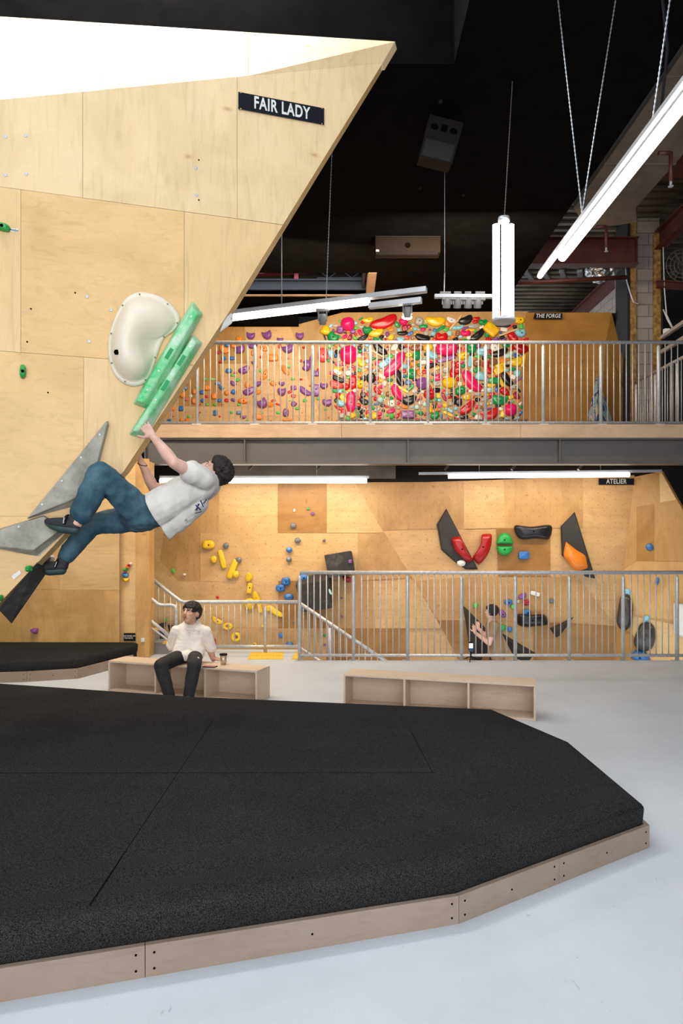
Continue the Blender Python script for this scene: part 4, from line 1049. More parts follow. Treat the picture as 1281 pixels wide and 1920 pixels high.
def hold_mesh(shape, seed):
    rnd = random.Random(seed*77+ord(shape)); off = Vector((rnd.random()*9, rnd.random()*9, rnd.random()*9))
    vs = []; fs = []
    if shape == 'r':
        A_, B_ = 22, 9
        for i in range(A_):
            for j in range(B_):
                a = 2*PI*i/A_; b = 2*PI*j/B_; rr = 0.33+0.17*math.cos(b)
                vs.append(Vector((rr*math.cos(a), min(0, -0.4-0.5*math.sin(b)), rr*math.sin(a))))
        for i in range(A_):
            for j in range(B_): fs.append([i*B_+j, i*B_+(j+1) % B_, ((i+1) % A_)*B_+(j+1) % B_, ((i+1) % A_)*B_+j])
    else:
        NU, NV = 22, 9
        for i in range(NV+1):
            th = PI/2*i/NV
            for k_ in range(NU):
                ph = 2*PI*k_/NU
                cx, cz, cy = math.sin(th)*math.cos(ph), math.sin(th)*math.sin(ph), math.cos(th)
                e = {'b':0.45,'s':0.2}.get(shape, 0.85); pw = lambda v, e: math.copysign(abs(v)**e, v)
                x, z = 0.5*pw(cx, e), 0.5*pw(cz, e); y = -pw(cy, 0.5 if shape in 'bs' else 0.75)
                p = Vector((x*3, y, z*3))
                nz = mnoise.noise(p*0.75+off); amp = 0.05 if shape in 'bsr' else 0.16
                x *= 1+amp*nz; z *= 1+amp*mnoise.noise(p*0.75-off); y *= 1+0.25*nz
                if shape == 'c':
                    q = 1-0.62*(x+0.5); z *= max(0.12, q)*1.25; y *= 0.5+0.9*max(0.2, q)
                if shape == 'h':
                    z -= 0.30*math.exp(-(x/0.15)**2)*max(0, z*2)
                    y *= 1 - 0.35*math.exp(-(x/0.2)**2)*(1 if z > 0 else 0)
                if shape in 'kj':
                    A_ = 1.7 if shape == 'k' else 2.9; T_ = 0.50 if shape == 'k' else 0.36
                    thick = 1.0 if shape == 'k' else 1.25-0.9*abs(x)*abs(x)*2.4
                    a = x*A_; R_ = 1/A_; rad = R_-z*T_*thick
                    x, z = rad*math.sin(a), R_-rad*math.cos(a)
                vs.append(Vector((x, y, z)))
        for i in range(NV):
            for k_ in range(NU): fs.append([i*NU+k_, i*NU+(k_+1) % NU, (i+1)*NU+(k_+1) % NU, (i+1)*NU+k_])
        fs.append([NV*NU+k_ for k_ in range(NU)])
    for ax_ in (0, 2):
        lo = min(v[ax_] for v in vs); hi = max(v[ax_] for v in vs)
        for v in vs: v[ax_] = (v[ax_]-(lo+hi)/2)/(hi-lo)
    m = MB(); m.add(vs, fs, 0, True); me = m.mesh('climbing_hold', HM['S'])
    if shape == 'c':
        pass
    return me
HMESH = {(s, i): hold_mesh(s, i) for s in 'dkbcrsjh' for i in range(3)}
SW = {'d':'round','k':'curved','b':'blocky','c':'pointed','r':'ring shaped','s':'stick shaped','j':'horned','h':'notched'}
HOLDS = []
hole_mb = MB(); hole_mb.lathe([(1,0),(1,0.3)], (0,0,0), 10, 0, Matrix.Rotation(PI/2,4,'X')); HOLE = hole_mb.mesh('bolt_hole', M['hole'])
def hold(board, col, shape, x, y, w, h, ang=0.0, plane=None, depth=None, rz=0.0, label=None, group=None):
    """x,y centre on the photo frame, w,h size in the same units; the hold sits flat on its wall"""
    p = plane(x, y, 0.003); s = p.y/F
    W_, H_ = w*s, h*s
    D_ = depth if depth else (0.42 if shape in 'djh' else 0.34)*min(W_, H_)
    if shape == 's': D_ = 0.03
    i = (int(x*7)+int(y*13)) % 3
    o = bpy.data.objects.new('climbing_hold', HMESH[(shape, i)]); COL.objects.link(o)
    o.location = p; o.scale = (W_, D_, H_)
    o.rotation_euler = (Matrix.Rotation(rz, 3, 'Z') @ Matrix.Rotation(-math.radians(ang), 3, 'Y')).to_euler()
    o.material_slots[0].link = 'OBJECT'; o.material_slots[0].material = HM[col]
    if max(w, h) > 15 and min(w, h) > 7 and shape in 'dkbh':
        b = bpy.data.objects.new('bolt_hole', HOLE); COL.objects.link(b); b.parent = o
        b.location = (0.06, -0.97 if shape in 'dh' else -0.9, -0.05 if shape != 'k' else 0.0); b.scale = (0.011/W_, 0.02/D_*0.3, 0.011/H_)
    o['category'] = 'climbing hold'
    if group: o['group'] = group
    if label: o['label'] = label
    HOLDS.append(dict(o=o, board=board, c=HC[col][0], s=SW[shape], x=x, y=y, w=w, h=h, a=max(w, h), label=label))
    return o
def tile(board, x0, y0, sc, text, plane, group):
    for tok in text.replace('\n', ';').split(';'):
        f = tok.split()
        if len(f) < 6: continue
        a = float(f[6]) if len(f) > 6 else 0.0
        e_ = 1.14 if board == 'crowded board' else 1.06
        hold(board, f[0], f[1], x0+float(f[2])/sc, y0+float(f[3])/sc, float(f[4])/sc*e_, float(f[5])/sc*e_, a, plane, None, 0.0, None, group)
PU = lambda x, y, o=0.0: at(x, y, U0-0.005-o)
T1 = """P d 565 280 225 225;B d 710 255 65 65;G b 805 178 80 28 30;Y k 935 205 190 90 10;R k 1235 255 470 195 22;R c 840 245 65 45 -20;B b 250 305 70 40 40;S k 335 305 100 50;Y c 150 390 160 170 90
V d 425 385 120 125;L d 712 345 60 60;S k 810 325 95 40;G h 925 385 155 140;S k 1050 355 110 60 -10;Y k 1095 440 250 130 25;V c 300 390 60 50 90;R k 348 415 45 30;G h 290 520 190 180 -40;G c 415 512 75 40 -30
K b 522 437 50 30 -20;O d 575 418 60 40;V d 655 412 95 80;R r 712 463 50 55;P c 800 435 130 65 -55;P k 510 505 95 60 30;M k 610 520 110 70 60;L c 700 535 80 55 -40;K k 850 530 200 80 30;O c 975 530 60 50
G k 1110 565 150 70 -5;K d 1190 512 85 60 20;Y b 525 570 60 40;O b 430 570 70 40;P d 990 575 70 40;K s 145 530 120 25 -70;K b 195 488 55 12;C d 105 845 160 245;B c 250 825 135 100 -90;K d 370 790 80 75
U d 342 862 55 65;P d 585 845 285 300;L d 230 685 60 75;G d 290 645 110 50;G c 170 730 50 25 -30;O k 370 665 90 60 30;R c 275 725 40 40;S k 475 675 110 90;B b 680 670 45 60;K r 785 712 85 75;K d 805 645 60 30
G d 795 780 65 60;P d 845 825 55 65;W d 775 865 70 75;B d 920 665 75 65;R c 985 712 40 30;K k 1150 740 290 130 -40;A s 1080 810 290 30 -30;S d 985 865 85 80;G c 1030 912 110 50 10;K k 1190 925 150 30 8
P c 1105 990 110 70 90;G b 205 945 40 55;K d 290 970 60 40 -40;R b 260 905 80 20;Y k 800 985 180 110 -45;R b 495 1010 70 60;S b 410 930 40 60;B b 1215 1020 150 100 30"""
T2 = """P d 310 230 150 120;S d 600 225 135 145;G k 195 285 120 80 -40;M b 335 350 90 95 20;M b 405 318 85 70 20;S k 490 285 60 35;G b 680 315 145 60;Y k 900 230 330 160;W k 1190 205 160 90 -20;O k 1125 270 120 90 -40;G b 985 365 210 50 30
A s 1230 300 190 30 50;L k 1095 380 105 55 15;T d 1160 450 95 95;B d 1260 350 90 60;B d 230 385 70 60;O k 50 320 110 60 40;O k 85 380 100 50 15;V d 15 460 65 85;S c 145 450 50 40;Y k 85 520 120 90 40
K k 295 445 180 70 5;U b 440 450 105 55 35;B d 525 365 70 65;B b 590 375 55 20 -20;P k 675 380 95 55 5;V c 803 378 50 35;O c 570 425 60 35;S d 730 450 90 80;B d 860 455 80 75;K k 825 505 90 25;R h 1015 510 200 140
O d 1220 515 80 60;C k 365 525 110 55 -5;N b 490 520 75 60 30;K k 665 530 250 120 -12;B k 260 555 130 75;R c 890 560 70 70;V k 175 570 80 40 30;K d 1255 565 60 60;N d 560 715 220 110;P d 1100 720 360 280
W k 150 700 150 100 60;K k 270 700 120 90 -50;P d 408 712 45 60;S d 355 765 100 85;Y k 770 705 150 140 60;W b 890 665 60 50;O k 45 800 80 50;S k 145 835 90 40 -15;L c 75 860 100 70 -20;P k 160 1035 520 180 50
Y r 412 845 120 80;G d 560 860 150 150 30;B k 840 855 200 110 -30;V b 1105 920 310 75 15;O d 985 850 70 90;G c 915 810 60 60;K d 720 830 50 60;R c 765 930 70 70;W d 680 985 120 80;K c 820 1040 220 90 15
G d 600 1030 70 60 40;O k 500 1015 120 90 10;V b 400 990 50 100;K b 475 960 50 30 30;B d 340 1060 90 80;N d 1000 1030 100 40;R k 1240 1020 130 80 90;P c 830 980 60 50;S b 630 920 50 80;B d 30 950 110 130"""
T3 = """K k 170 195 230 130 25;A s 55 165 120 25 55;R k 350 165 120 60 5;R k 335 220 100 45;G h 465 225 145 95;S d 300 293 155 70;V d 160 325 100 50 15;B k 65 310 140 60 15;Y b 250 360 140 40;L d 332 372 50 40
P h 165 410 150 100;W k 445 310 80 50 25;Y b 600 350 230 170 -40;K b 810 260 230 85 -3;C c 960 270 180 45 45;Y d 1090 190 155 115;K d 1010 305 65 65;L c 1120 290 85 75 90;B h 1105 410 165 130;W b 825 350 110 60 -10
A s 900 400 300 28 20;U d 770 402 40 40;K d 790 482 80 65;G d 530 445 70 85;K k 375 450 290 110 38;W d 222 493 75 60;N d 30 415 70 95;B b 75 470 60 40;K d 10 515 55 70;G d 150 530 85 45;R d 560 515 90 70
V d 680 525 115 70;V k 830 520 90 50 25;R d 975 480 190 130 -50;R b 1190 520 110 40 20;G d 265 660 145 180;V d 380 630 80 85;B d 450 735 180 130;S b 535 645 80 90;W k 660 660 150 120 -50;G k 865 615 140 80
K k 750 750 280 110 20;r k 1100 665 260 150 -25;R c 955 670 80 60 90;T k 915 785 150 80 35;S d 1025 725 70 60;U k 1035 800 85 60 -25;K b 1135 765 70 45 -30;Y b 1155 880 200 55 80;Y k 1040 910 190 140 25
G c 960 865 50 60 40;S d 910 920 70 60;R d 605 725 70 70;G d 565 810 45 60;Y k 125 800 170 110 20;K d 275 780 75 60;L b 370 812 90 45;B b 240 890 170 55 85;N d 360 925 120 120;K d 480 840 60 60
R d 510 950 110 120;N d 640 900 140 110 -30;O b 790 880 150 60 15;Y k 770 970 170 90 20;G c 130 970 80 60 30;P d 100 915 70 40;R d 40 950 80 120;K d 885 970 60 40;C d 160 705 60 80;R b 70 685 50 60;S s 45 745 90 25 -55;R c 25 795 40 30"""
T4 = """W k 370 80 160 80 -30;Y k 370 20 130 60;W d 575 100 110 90;K k 590 120 120 40 25;K k 385 210 240 90 -25;C k 350 320 230 130 -20;R d 655 270 130 240;R k 530 350 110 110 45;Y h 790 300 140 150;O k 790 130 130 100
K d 845 195 90 110;K d 990 190 150 170;R d 1100 195 70 80;P b 270 95 70 70;Y k 235 145 60 25;V c 495 175 40 50;L b 570 182 50 35;K d 700 95 40 60;B d 610 20 60 50;C d 690 20 50 60;G b 770 40 80 60 -30;R d 480 25 45 55
R b 980 20 90 60;N d 1110 45 60 60;K c 1100 110 40 30;W k 1195 160 130 70 -40;Y c 1190 235 80 60;W d 1240 295 90 90;V k 1095 285 90 40 20;R k 1110 420 170 90 -50;P k 1180 350 70 60 30;B d 955 410 75 60
S c 1030 490 100 80;O b 980 345 60 40;G b 345 425 110 60;B d 425 430 60 75;L c 490 425 80 50 -50;Y k 605 420 90 40 20;W d 685 420 60 70;R b 738 475 40 100;R h 385 510 85 105;Y b 480 570 160 90 -55;L c 485 515 70 40 -20
P d 620 630 160 350;L c 685 525 55 45;K b 845 495 90 80;K k 860 620 170 100 -25;S c 985 615 80 80;R d 1080 570 70 70;T d 1165 595 95 95;L d 1215 540 70 60 -20;K r 345 600 60 70;B k 440 660 150 110 -15
R k 395 740 160 50 -25;R b 485 810 80 90;S d 455 885 90 90;S d 575 855 70 90;Y c 650 880 110 110;O b 725 870 40 70;G b 740 840 50 140;K d 825 885 80 90;K d 830 800 90 55 20;R d 765 690 80 70;K d 755 745 80 60
B d 693 730 45 55;S b 855 750 80 40 -30;G k 1010 720 150 60 -50;U b 1095 665 90 40 10;K r 1205 690 85 60;S k 1110 770 120 60 30;K d 1220 790 60 50 -30;Y k 1020 890 190 110 10;P d 1150 850 80 70;R c 1140 920 80 50;S b 1215 900 40 80
V j 125 330 130 100;V j 185 640 160 120;L d 155 770 45 45;R c 258 532 20 20;K c 272 757 30 30;R c 215 917 20 20;L c 170 980 40 30;V c 275 375 40 40"""
T5 = """K k 230 190 290 120 -70;G d 460 110 160 170;R b 310 60 90 60;U d 320 150 70 55;O k 610 100 130 80 -50;V d 665 290 210 200;U b 400 270 95 75;K d 515 215 75 55;G k 60 225 110 60;B b 170 305 80 40 -40;P k 190 460 300 140 -60
Y b 310 400 200 45 -30;G b 440 365 150 65 40;W d 515 430 80 60 20;K d 600 415 50 60;Y b 760 175 90 75;K d 870 115 80 55;P k 955 180 150 110 30;S d 1090 40 100 110;R d 1225 100 110 180;Y d 1160 280 230 180;G c 860 240 70 70 -40
S k 930 290 140 90 10;K d 920 410 140 80;R h 790 490 190 170;Y b 965 515 70 80;B b 980 595 70 50;M k 1065 540 160 60 -60;P c 1060 415 60 40;B c 1120 470 60 60;K b 1200 415 50 40;K r 1205 495 70 65;K d 1255 600 80 140
R c 1170 545 90 40;C b 500 270 60 40;W d 85 665 130 130;K r 270 595 50 55;K k 420 600 250 150 15;S r 365 520 80 60;G b 365 590 70 30 20;W d 435 610 60 50;N d 30 480 80 90;W c 60 490 80 50 60;G c 95 560 60 60;P c 225 650 50 70
O k 310 715 160 60 -20;B c 470 725 60 35;T d 555 725 85 85;W d 625 650 70 70;T d 700 670 60 90;R d 630 555 50 70;Y c 780 770 130 130 90;O k 890 790 130 60 30;G k 900 880 160 120 40;N d 890 660 90 80;K d 885 725 60 50;P b 985 705 70 50
Y k 1100 690 100 90 30;B b 1155 775 140 50 -30;Y b 1140 850 180 50 -25;U d 1010 895 45 90;S c 1190 660 70 80;V b 400 860 240 130;R k 190 890 110 70 30;P k 85 800 150 80 20;L d 95 890 80 90;L d 15 870 40 60;G d 640 840 80 70
L c 580 815 50 60;S c 225 740 60 50;R b 250 810 70 30 70;O b 745 900 60 30;R c 1250 920 60 50;R k 785 370 90 90 45;L b 1010 360 60 20;L b 905 480 60 15"""
T6 = """P k 260 240 400 170 -50;G b 360 30 110 70 25;R d 30 50 110 110;B c 430 150 180 140 -20;R k 555 40 160 110 -20;Y b 735 45 160 110 30;K k 870 200 260 120 -55;B d 870 40 70 50;G d 970 20 100 60;B k 1050 100 100 110;R d 720 130 80 60
G b 655 220 175 100;S b 515 230 110 50 40;Y b 785 260 120 50 -70;V b 1065 210 170 30 35;S d 1010 325 130 70 -5;W b 985 160 70 70 -20;O b 930 100 60 50;T d 565 385 90 85;Y k 600 300 140 70 10;K d 730 308 90 45;U k 700 380 90 55 -65
R d 830 400 150 110 -35;K b 500 330 50 40;R c 45 190 70 60;W d 70 280 70 70;O c 150 275 70 60;G d 75 390 170 130 20;P c 175 390 60 45;W d 250 400 60 50;S d 370 450 100 60;Y b 515 450 80 50 -30;R b 620 450 90 60;Y d 185 505 120 90
R k 45 500 80 45;K d 50 590 100 120;K d 370 545 80 70;S k 500 540 120 60 25;G k 740 560 240 150 -10;R c 590 505 60 40;Y c 535 610 70 60 90;S d 610 610 60 50;Y b 945 500 80 60 20;M k 1035 480 130 90 -60;O b 1060 575 40 60
R k 200 690 300 130 40;P d 350 670 45 60;V s 540 705 150 28 15;S k 400 735 110 30 20;R k 600 810 290 140 35;G d 305 800 70 60;W d 370 850 95 90;K d 135 840 140 70;R d 35 900 70 70;L d 135 915 50 40;Y c 800 790 120 80 90
P d 940 720 190 190;O k 1030 650 60 50;S d 750 830 50 60;K d 815 890 65 50;R b 635 905 80 50;R d 715 885 45 35;Y d 930 910 100 40;K b 720 655 90 40;K b 925 600 60 40;O c 850 625 50 40;O d 250 835 40 30"""
T7 = """O d 905 285 80 60;O k 1255 285 60 70;O d 780 385 40 40;b d 845 375 75 55;b d 1090 380 70 50;O d 1180 390 70 60;O k 1040 450 150 100 -25;V j 1255 450 100 100;R b 725 505 45 45;M b 950 490 60 50;b d 1040 575 70 55;b d 1160 575 85 55
R c 990 632 50 40;b d 1115 762 90 75;L c 615 755 60 30 90;R c 1220 790 60 30;L c 1180 830 75 35;L c 1250 900 60 55;V k 1180 955 100 60 -30;L c 765 890 50 50;L c 880 890 70 40;b d 950 955 80 55;b d 1005 1020 80 55 -30;O d 1085 1095 70 70
b d 1190 1080 80 70 -20;O c 480 865 50 40;R b 468 955 60 50;b b 425 1020 120 60;L c 360 1078 55 35;O d 425 1125 85 90;O d 600 1075 60 80;O d 790 1020 80 80;L c 650 1020 80 40;b d 715 1085 70 65;O d 895 1145 80 90;R b 782 1148 50 40
W d 540 1140 50 40;R c 487 1195 60 40;O d 600 1215 75 90;b d 725 1210 65 60;b d 970 1208 70 50;R b 1085 1205 65 50;V k 1185 1200 80 50 -10;R c 680 1265 30 30;L d 790 1270 50 35;L d 910 1270 50 35;R c 1025 1268 40 30;O d 262 1330 80 70
b d 400 1328 75 75;b b 915 1395 60 80;R c 685 1388 25 20;L c 1160 1388 50 40;b d 1265 1392 70 60;R c 280 1450 20 20;R c 980 1450 30 25;L c 512 1450 40 40;L c 105 1505 60 40;b d 225 1505 70 40;O d 410 1500 60 50;O d 500 1505 80 60"""
T8 = """V j 218 210 110 100;V j 435 200 120 120 20;V j 608 260 85 50;V j 870 215 105 95;O k 60 255 80 60;V j 80 390 120 110 20;V j 240 345 130 80;O k 390 385 105 60 -25;R b 605 355 45 45;V j 715 385 140 120 30;R k 930 370 50 30;O d 248 442 50 75;O b 510 505 135 90
R c 357 495 40 40;R c 720 512 40 30;V c 1025 510 70 55 90;R c 885 545 40 35 60;V h 965 610 140 110 80;V j 250 570 55 45;V k 130 670 150 90 25;R c 295 622 25 25;L c 720 620 55 45 -60;L c 352 680 50 35;O k 405 735 160 70 60;O k 675 675 150 65 -55
R c 1115 658 35 30;V b 1090 715 70 70;L c 780 787 45 45;R c 890 793 40 30;L c 40 800 55 45;R c 30 705 40 15;V j 305 845 100 80;O k 175 865 80 65 80;L c 460 797 30 25;O d 515 850 75 65 -30;V j 628 850 75 60;L c 1037 835 35 35;R c 1010 880 30 25
V k 195 955 160 90 25;V b 1085 940 150 95 80;V j 1190 880 95 80;V j 630 960 105 105;V b 787 905 75 55;V k 935 955 180 80 -35;R b 737 960 60 35 25;R b 785 1015 60 40 -10;O d 310 965 80 60;R c 258 1020 30 30;O d 115 1078 130 75;V j 370 1115 130 130 30
O d 475 1130 85 65;R b 520 1075 60 30 15;R b 580 1127 65 25 -20;V k 790 1122 80 70 -30;L c 940 1075 55 45;L c 738 1077 35 20;L c 265 1127 40 30;L c 1115 1050 40 35;L c 60 1130 45 30;V j 118 1290 80 50;O b 315 1290 130 75;L c 590 1240 65 35
V d 685 1235 75 110;L c 843 1180 65 40;L c 173 1342 35 30;R c 903 1237 15 15;O d 700 1330 120 40;V j 1230 1100 100 90;L d 1215 1195 35 35;L c 375 1240 30 20;R c 487 1345 15 15"""
GB, GL = 'bright holds crowding the upper board', 'spread holds on the upper left wall'
for tx, (x0, y0, sc) in ((T1,(595,580,9.854)),(T2,(725,580,9.854)),(T3,(855,580,9.15)),(T4,(595,690,9.854)),(T5,(725,690,9.854)),(T6,(855,690,9.15))): tile('crowded board', x0, y0, sc, tx, PU, GB)
for tx, (x0, y0, sc) in ((T7,(290,600,8.006)),(T8,(440,600,7.117))): tile('upper left wall', x0, y0, sc, tx, PU, GL)

# the many little chips that fill the gaps of the crowded board
fr_ = random.Random(21); nfill = 0
for _ in range(9000):
    x = fr_.uniform(622, 978); y = fr_.uniform(602, 790); w = fr_.uniform(4.5, 9.5)
    if x < 628+ (640-y)*0.05 or (y > 690 and x < 632): continue
    if any((h['x']-x)**2+(h['y']-y)**2 < (0.36*(h['w']+h['h'])*0.62+w*0.42)**2 for h in HOLDS if h['board'] == 'crowded board'): continue
    hold('crowded board', fr_.choice('PRGLYOCBUKWSVNTM'), fr_.choice('ddkkbbc'), x, y, w, w*fr_.uniform(0.5, 0.9), fr_.uniform(-80, 80), PU, None, 0.0, None, GB)
    nfill += 1
    if nfill >= 190: break
# lower wall
PA = lambda x, y, o=0.0: at(x, y, A0-0.038-o)
GA = 'holds on the lower climbing wall'
LOW = """y d 391 1021 24 18;y d 401 1049 12 14;y b 417 1048 36 10 -75;y b 436 1067 38 12 68;y d 442 1077 14 14;y k 467 1082 18 12 80;y b 468 1103 20 10 80;y d 468 1132 22 22;y k 480 1119 22 12 -60;y b 487 1139 20 8 -80;y d 503 1141 10 12
y k 516 1147 34 12 -35;y k 407 1164 24 10 -30;y r 427 1174 20 14;y r 443 1194 20 18;y r 477 1208 10 7;y d 493 1174 5 5;F d 424 1023 11 11;F d 448 1050 11 11;F d 550 985.5 11 11;F d 558 1013 12 10;F d 608 1013 6 6;F d 542 1049 11 10;F d 551 1166 5 4
b d 542.5 1031 12 10;b d 536 1090 17 16;b d 525.6 1102.6 18 14;b d 541.5 1119 18 13;b d 571 1142 12 10;b d 527 1191 9 10;b d 543 1208 14 9;V d 641 1121 4 4;V d 641 1156 4 4;V d 609 1209 5 5;V k 658 1192 6 5;g d 609 1192 6 5
L b 325 1070 8 5 -60;L b 311 1162 8 4;R d 408 1120 6 6;g d 578 954 5 5;W d 552 957 4 6;V d 586.5 963 7 6;R d 400 1208 11 22;W d 346 1077 6 4
b b 982 1041 20 15;V k 980 1118 17 10 30;b d 953 1129 16 11;r d 987 1130 14 11;S d 972 1128 6 7;L d 962 1138 8 10;L d 892 1135 9 11
V k 942 1151 17 12 -50;b d 988 1148 16 11;F d 1035 1127 10 9;g k 939.6 1179 22 12 25;b d 956 1180 9 11;W b 1003.7 1113 18 8 -15"""
for tok in LOW.replace('\n', ';').split(';'):
    f = tok.split(); hold('lower wall', f[0], f[1], *[float(v) for v in f[2:6]], float(f[6]) if len(f) > 6 else 0.0, PA, None, 0.0, None, GA)
def shaped(label, pts, mat, h, off=0.0):
    q = [(760+x/4.571, 850+y/4.571) for x, y in pts]; c = (sum(p[0] for p in q)/len(q), sum(p[1] for p in q)/len(q))
    t, _l = macro(label, q, lambda x, y, o=0.0: at(x, y, A0-0.04-off-o), [(0,0),(0.0,h*0.25),(0.06,h*0.5),(0.2,h*0.8),(0.45,h*0.97),(0.75,h)], 'creamres', c, 5)
    t.children[0].data.materials[0] = HM[mat]
    b_ = MB(); b_.lathe([(0.012,0),(0.012,0.003)], at(c[0], c[1], A0-0.04-off-h-0.002), 10, 0, Matrix.Rotation(PI/2,4,'X')); b_.build('bolt_hole', M['hole'], t)
shaped('left red curved hold lying half over the black kite volume', [(398,735),(425,718),(470,715),(500,760),(530,840),(572,900),(565,925),(530,928),(470,880),(420,820)], 'r', 0.10, 0.05)
shaped('right red curved hold rising to the right of the black kite volume', [(655,700),(690,690),(735,692),(743,720),(735,800),(700,880),(640,948),(600,925),(580,890),(625,820),(650,760)], 'r', 0.10)
shaped('upper half of the split green dome on the lower wall, above its pale gap', [(782,776),(783,755),(792,722),(820,690),(850,680),(885,690),(912,722),(923,755),(924,776),(900,778),(853,778),(806,778)], 'g', 0.11)
shaped('lower half of the split green dome on the lower wall', [(783,796),(806,795),(853,795),(900,795),(924,796),(923,812),(912,843),(885,868),(850,877),(815,867),(792,840),(784,815)], 'g', 0.10)
shaped('long black bean shaped hold beside the split green dome', [(933,640),(950,615),(990,618),(1090,627),(1200,613),(1250,618),(1260,655),(1245,715),(1220,738),(1120,730),(1010,738),(960,710)], 'K', 0.12)
shaped('broad black hold low on the lower wall among small coloured holds', [(958,1390),(985,1375),(1050,1385),(1180,1378),(1222,1425),(1224,1465),(1180,1478),(1120,1482),(1040,1490),(965,1468)], 'K', 0.16)
for lab, x, y, w, h, a, colr in (('blue hold near the top of the amber side facet', 1219,1026,13,14,30,'b'),('thin blue and white hold on the side facet just below the long rail', 1233,1090,7,15,-10,'b'),
        ('pale blue hold resting on the tall grey oval', 1178,1110,9,14,10,'B'),('pale blue hold above the lower grey oval', 1212,1162,9,18,-25,'B')):
    hold('side facet', colr, 'd', x, y, w, h, a, lambda x,y,o=0: rf(x,y,0.01+o), None, -0.5, lab)
def big_oval(label, x, y, w, h, a, colr, dep, rz):
    hold('side facet', colr, 'd', x, y, w, h, a, lambda x,y,o=0: rf(x,y,0.01+o), dep, rz, label)
big_oval('tall dark grey oval hold standing on the side facet behind the rail', 1173, 1148, 27, 70, -4, 'D', 0.14, -0.6)
big_oval('broad dark grey oval hold low on the side facet at right', 1211, 1194, 36, 57, -12, 'D', 0.16, -0.6)
big_oval('large blue hold below the broad grey oval', 1202, 1230, 32, 22, -10, 'b', 0.14, -0.6)
# faceted volumes on the lower wall
def facets(label, pts, faces, mat, cat='volume'):
    t = thing('wall_volume', label, cat, pts[0])
    m = MB(); m.add(pts, faces); m.build('body', M[mat], t, bevel=0.004); return t
def pyramid(label, base, apex, h, mat, plane=PA):
    b = [plane(x,y,0.0) for x,y in base]; a = plane(*apex, h); n = len(b)
    return facets(label, b+[a], [[i, (i+1) % n, n] for i in range(n)]+[list(reversed(range(n)))], mat)
volume('black kite shaped volume behind the left red hold', [(837,953),(897,1068),(874,1068),(854,1055),(827,1031),(819,983)], [(837,957),(892,1064),(874,1065),(856,1053),(831,1029),(823,984)], PA, 0.05, 'volblack')
volume('black kite shaped volume with the orange hold', [(1078,959),(1117,1085),(1099,1082),(1079,1066),(1053,1041),(1051,987)], [(1078,963),(1112,1080),(1099,1078),(1081,1063),(1057,1038),(1055,988)], PA, 0.05, 'volblack')
PB = lambda x, y, o=0.0: at(x, y, A0-0.09-o)
t, _l = macro('chunky orange hold on the right black kite volume', [(1061,1017),(1066,1019),(1082,1031),(1097,1041),(1101,1055),(1101,1066),(1080,1069),(1066,1054),(1057,1041)], PB, [(0,0),(0.02,0.04),(0.2,0.09),(0.5,0.12),(0.8,0.125)], 'creamres', (1080,1047), 5)
[c_ for c_ in t.children][0].data.materials[0] = HM['O']
hold('lower wall', 'W', 'd', 865, 1056, 16, 12, 0, PB, None, 0, 'chalky white round hold at the foot of the left black kite')
hold('lower wall', 'b', 'd', 569, 1083, 18, 15, 0, lambda x,y,o=0: at(x,y,A0-0.2-o), None, 0, 'blue round hold on top of the big charcoal block behind the rail end')
pyramid('large black pointed pyramid behind the phone on its tripod', [(868,1134),(944,1211),(925,1219),(908,1228),(898,1246),(884,1240)], (893,1205), 0.32, 'volblack')
pyramid('long black blade volume right of the large black pyramid', [(940,1186),(1004,1224),(992,1240),(968,1240),(955,1215)], (978,1222), 0.2, 'volblack')
pyramid('small black fin volume pointing up right', [(1031,1178),(1077,1156),(1052,1190),(1044,1196),(1038,1190)], (1046,1182), 0.16, 'volblack')
# two big blocks
def block(label, base, top, h, mat):
    t = volume(label, base, top, PA, h, mat); return t
block('charcoal square block high on the lower wall, above the rail', [(612,1040),(660,1034),(666,1072),(619,1082)], [(608,1041),(657,1032.5),(666,1076),(616,1084)], 0.32, 'voldark')
block('big charcoal block behind the rail end, blue hold on top', [(561,1080),(612,1074),(622,1084),(623,1136),(570,1140),(560,1096)], [(554,1098),(613,1087),(617,1110),(623,1140),(571,1147),(562,1125)], 0.42, 'voldark')
hold('lower wall', 'V', 'd', 656.6, 1053, 7, 8, 0, lambda x,y,o=0: at(x,y,A0-0.365-o), None, 0, 'small purple hold on the square charcoal block')
hold('lower wall', 'M', 'k', 651, 1086, 20, 11, -20, PA, 0.1, 0, 'dark red curved hold under the square charcoal block')
hold('lower wall', 'g', 'd', 584, 1141, 10, 6, 0, lambda x,y,o=0: at(x,y,A0-0.43-o), None, 0, 'green hold at the foot of the big charcoal block')
hold('lower wall', 'T', 'k', 619, 1110, 12, 5, -65, lambda x,y,o=0: at(x,y,A0-0.44-o), None, 0, 'pale green curved hold on the right side of the big charcoal block')
pyramid('dark volume behind the stair handrail, nearest the pillar', [(288,1172),(312,1166),(306,1204),(290,1215)], (302,1180), 0.25, 'voldark')
pyramid('dark volume between the handrail and the seated person', [(314,1171),(345,1175),(340,1222),(326,1222)], (330,1185), 0.25, 'voldark')
hold('lower wall', 'R', 'k', 291, 1177, 9, 4, -10, lambda x,y,o=0: at(x,y,A0-0.3-o), None, 0, 'red curved hold beside the stair near the pillar')
